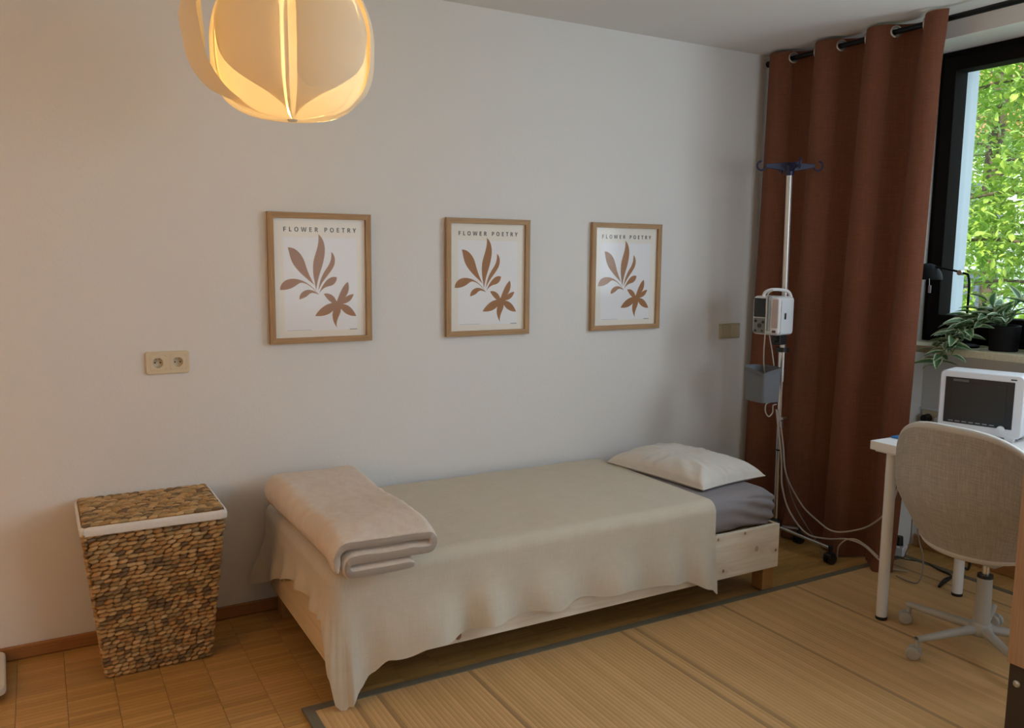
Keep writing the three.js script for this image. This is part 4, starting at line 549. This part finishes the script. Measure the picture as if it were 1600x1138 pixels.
lead('power_cable', [onX(1512, 872, 3.55), onX(1515, 880, 3.55), onX(1512, 890, 3.58), onX(1508, 888, 3.6)], 0.006, blackPlastic, 'short black cord hanging behind the desk leg');
lead('hanging_cable', [onX(1432, 800, 3.45), onX(1436, 845, 3.45), onX(1442, 870, 3.44), onX(1441, 895, 3.42), onX(1434, 911, 3.41), onY(1420, 909, 0.013), onY(1400, 900, 0.013)], 0.0032, greyLead, 'pale cord looping down beneath the desk top');
lead('slack_cable', [onX(1426, 800, 3.5), onX(1422, 845, 3.5), onX(1415, 866, 3.52), onY(1411, 873, 0.006)], 0.003, greyLead, 'thin cord falling straight to the power strip');

// ---------------------------------------------------------------- bathroom scale, cabinet
{ const t = thing('bathroom_scale', 'flat white bathroom scale on the floor against the baseboard', 'scale', [-0.318, 0, 0.185], 0.03);
  const s = new THREE.Shape(), w = 0.15, d = 0.15, r = 0.03; s.moveTo(-w + r, -d); s.lineTo(w - r, -d); s.quadraticCurveTo(w, -d, w, -d + r); s.lineTo(w, d - r); s.quadraticCurveTo(w, d, w - r, d); s.lineTo(-w + r, d); s.quadraticCurveTo(-w, d, -w, d - r); s.lineTo(-w, -d + r); s.quadraticCurveTo(-w, -d, -w + r, -d);
  part('platform', new THREE.ExtrudeGeometry(s, { depth: 0.016, bevelEnabled: true, bevelSize: 0.006, bevelThickness: 0.006, bevelSegments: 3 }).rotateX(-Math.PI / 2).translate(0, 0.03, 0), std(lin(0.74, 0.71, 0.64), 0.4), t);
  part('underside', box(0.27, 0.012, 0.27, 0, 0.02, 0, 0.004), blackPlastic, t);
  for (const x of [-0.11, 0.11]) for (const z of [-0.11, 0.11]) part('foot', cyl(0.018, 0.02, 0.016, x, 0, z, 18), blackPlastic, t);
  part('display_window', box(0.09, 0.002, 0.04, 0, 0.0525, -0.09, 0.0008), blackPlastic, t); }
{ const x0 = 2.464, z0 = 2.095, y0 = 0.30, t = thing('wooden_cabinet', 'light beech cabinet on dark legs beside the desk', 'cabinet');
  const beech = std(lin(0.62, 0.41, 0.27), 0.5, { map: tex(256, 512, grainFn(1, [0.84, 0.80, 0.76], [1, 0.98, 0.95], 6), { srgb: true, repeat: [1, 4] }) }), dk = std(lin(0.055, 0.036, 0.026), 0.5);
  const y1 = 1.12, x1 = 2.86, z1 = 2.9;
  part('side_panel', span(x0, x1, y0, y1, z0, z0 + 0.018, 0.002, 'y'), beech, t); part('side_panel', span(x0, x1, y0, y1, z1 - 0.018, z1, 0.002, 'y'), beech, t); part('top_panel', span(x0 - 0.0, x1, y1, y1 + 0.02, z0, z1, 0.002, 'z'), beech, t); part('bottom_panel', span(x0 + 0.018, x1, y0, y0 + 0.018, z0 + 0.018, z1 - 0.018, 0.0, 'z'), beech, t); part('back_panel', span(x1 - 0.008, x1, y0 + 0.018, y1, z0 + 0.018, z1 - 0.018, 0, 'y'), beech, t);
  for (const [a, b] of [[z0 + 0.001, (z0 + z1) / 2 - 0.0015], [(z0 + z1) / 2 + 0.0015, z1 - 0.001]]) { const d = part('door', span(x0 - 0.019, x0 - 0.001, y0 + 0.0, y1 - 0.002, a, b, 0.002, 'y'), beech, t); part('handle', bar([x0 - 0.035, 0.62, (a + b) / 2 + (a < 2.3 ? 0.15 : -0.15)], [x0 - 0.035, 0.76, (a + b) / 2 + (a < 2.3 ? 0.15 : -0.15)], 0.005, 10), steel, d); }
  for (const [x, z] of [[x0 - 0.005, z0 + 0.002], [x1 - 0.062, z0 + 0.002], [x0 - 0.005, z1 - 0.062], [x1 - 0.062, z1 - 0.062]]) { const l = part('leg', span(x, x + 0.06, 0.0098, y0, z, z + 0.06, 0.003, 'y'), dk, t); if (x < x0) part('bolt', new THREE.SphereGeometry(0.011, 16, 10).scale(0.5, 1, 1).translate(x - 0.001, y0 - 0.06, z + 0.026), steel, l); }
}

// ---------------------------------------------------------------- outside the window
const groundMat = std(lin(0.10, 0.19, 0.05), 1, { map: tex(128, 128, (u, v) => { const n = fbm(u * 32, v * 32); return [0.6 + 0.4 * n, 0.7 + 0.3 * n, 0.5 + 0.4 * n]; }, { srgb: true, repeat: [0.5, 0.5] }) });
{ const g = struct('lawn', span(XO + 0.02, 40, -0.75, -0.6, -40, 25), groundMat, 'green lawn outside the window', 'lawn'); }
struct('garden_path', span(12.6, 16.4, -0.6, -0.58, -40, 25, 0, 'z'), std(lin(0.80, 0.78, 0.74), 0.9), 'pale sunlit road beyond the trees', 'road');
{ const t = thing('distant_house', 'pale house with reddish roof beyond the trees', 'house', [24, -0.6, -9], 0.2);
  part('house_wall', box(6, 5, 9, 0, 2.5, 0), std(lin(0.72, 0.76, 0.80), 0.9), t); const s = new THREE.Shape(); s.moveTo(-3.4, 0); s.lineTo(3.4, 0); s.lineTo(0, 2.4); s.closePath(); part('roof', new THREE.ExtrudeGeometry(s, { depth: 9.6, bevelEnabled: false }).translate(0, 5, -4.8), std(lin(0.42, 0.15, 0.08), 0.9), t);
  for (const y of [1.3, 3.5]) for (const z of [-3, -1, 1, 3]) { const w = part('house_window', box(0.08, 1.2, 1.0, -3.02, y, z), std(lin(0.8, 0.8, 0.8), 0.5), t); part('pane', box(0.02, 1.05, 0.85, -3.06, y, z), std(lin(0.08, 0.1, 0.13), 0.1), w); } }
const treeLeaf = grid(3, 2, (u, v) => { const s = v * 2 - 1, w = 0.024 * Math.sin(Math.PI * Math.min(0.98, u * 0.9 + 0.06)); return [0.072 * u, -0.02 * u * u + 0.008 * Math.abs(s), s * w]; });
const treeLeafMat = phys(0xffffff, 0.55, { transmission: 0.45, thickness: 0, side: THREE.DoubleSide });
function tree(name, label, x, z, h, crown, n, seed, tint) {
  const t = thing(name, label, 'tree', [x, -0.6, z], 0, 'trees outside the window'), r = mulberry(seed), bark = std(lin(0.10, 0.075, 0.05), 0.95), tips = [];
  part('trunk', tube([[0, 0, 0], [0.05, h * 0.25, 0.03], [-0.04, h * 0.5, 0], [0.03, h * 0.8, 0.05]], 0.10, 24, 9), bark, t);
  for (let i = 0; i < 22; i++) { const y = h * (0.16 + 0.75 * r()), a = r() * Math.PI * 2, L = crown * (0.55 + 0.5 * r()), e = V(Math.cos(a) * L, y + L * (0.25 - 0.4 * r()), Math.sin(a) * L), mid = V(e.x * 0.5, lerp(y, e.y, 0.5) + 0.12, e.z * 0.5); part('branch', tube([[0, y, 0], mid, e], 0.018, 14, 6), bark, t); for (let k = 0; k < 6; k++) tips.push(V(e.x, e.y, e.z).lerp(mid, r() * 1.1).add(V(r() - 0.5, r() - 0.5, r() - 0.5).multiplyScalar(crown * 0.35))); }
  const im = new THREE.InstancedMesh(treeLeaf, treeLeafMat, n), m = new THREE.Matrix4(), q = new THREE.Quaternion(), c = new THREE.Color();
  for (let i = 0; i < n; i++) { const p = tips[Math.floor(r() * tips.length)], s = crown * 0.26, o = V((r() + r() - 1) * s, (r() + r() - 1) * s * 0.7, (r() + r() - 1) * s).add(p); q.setFromEuler(new THREE.Euler((r() - 0.5) * 1.6, r() * 6.28, (r() - 0.5) * 1.6)); m.compose(o, q, V(1, 1, 1).multiplyScalar(0.8 + 0.7 * r())); im.setMatrixAt(i, m); const k = r(); im.setColorAt(i, c.setRGB(lerp(0.16, 0.42, k) * tint[0], lerp(0.32, 0.56, k) * tint[1], lerp(0.05, 0.10, k) * tint[2])); }
  im.name = 'foliage'; im.userData.kind = 'stuff'; t.add(im); return t;
}
tree('leafy_tree', 'light green leafy tree close to the window pane', 8.6, -0.9, 5.4, 1.9, 12000, 3, [1.25, 1.2, 1.1]);
tree('leafy_tree', 'darker green tree behind the leafy tree outside', 11.2, -3.4, 6.0, 2.3, 12000, 17, [1.0, 1.05, 1.0]);
tree('leafy_tree', 'tall green tree across the pale road outside', 17.5, -5.6, 7.5, 3.0, 14000, 29, [1.0, 1.1, 1.2]);

scene.traverse((o) => { if (o.isMesh) { o.castShadow = true; o.receiveShadow = true; } if (o.isPointLight || o.isDirectionalLight) o.castShadow = true; });
renderer.render(scene, camera);
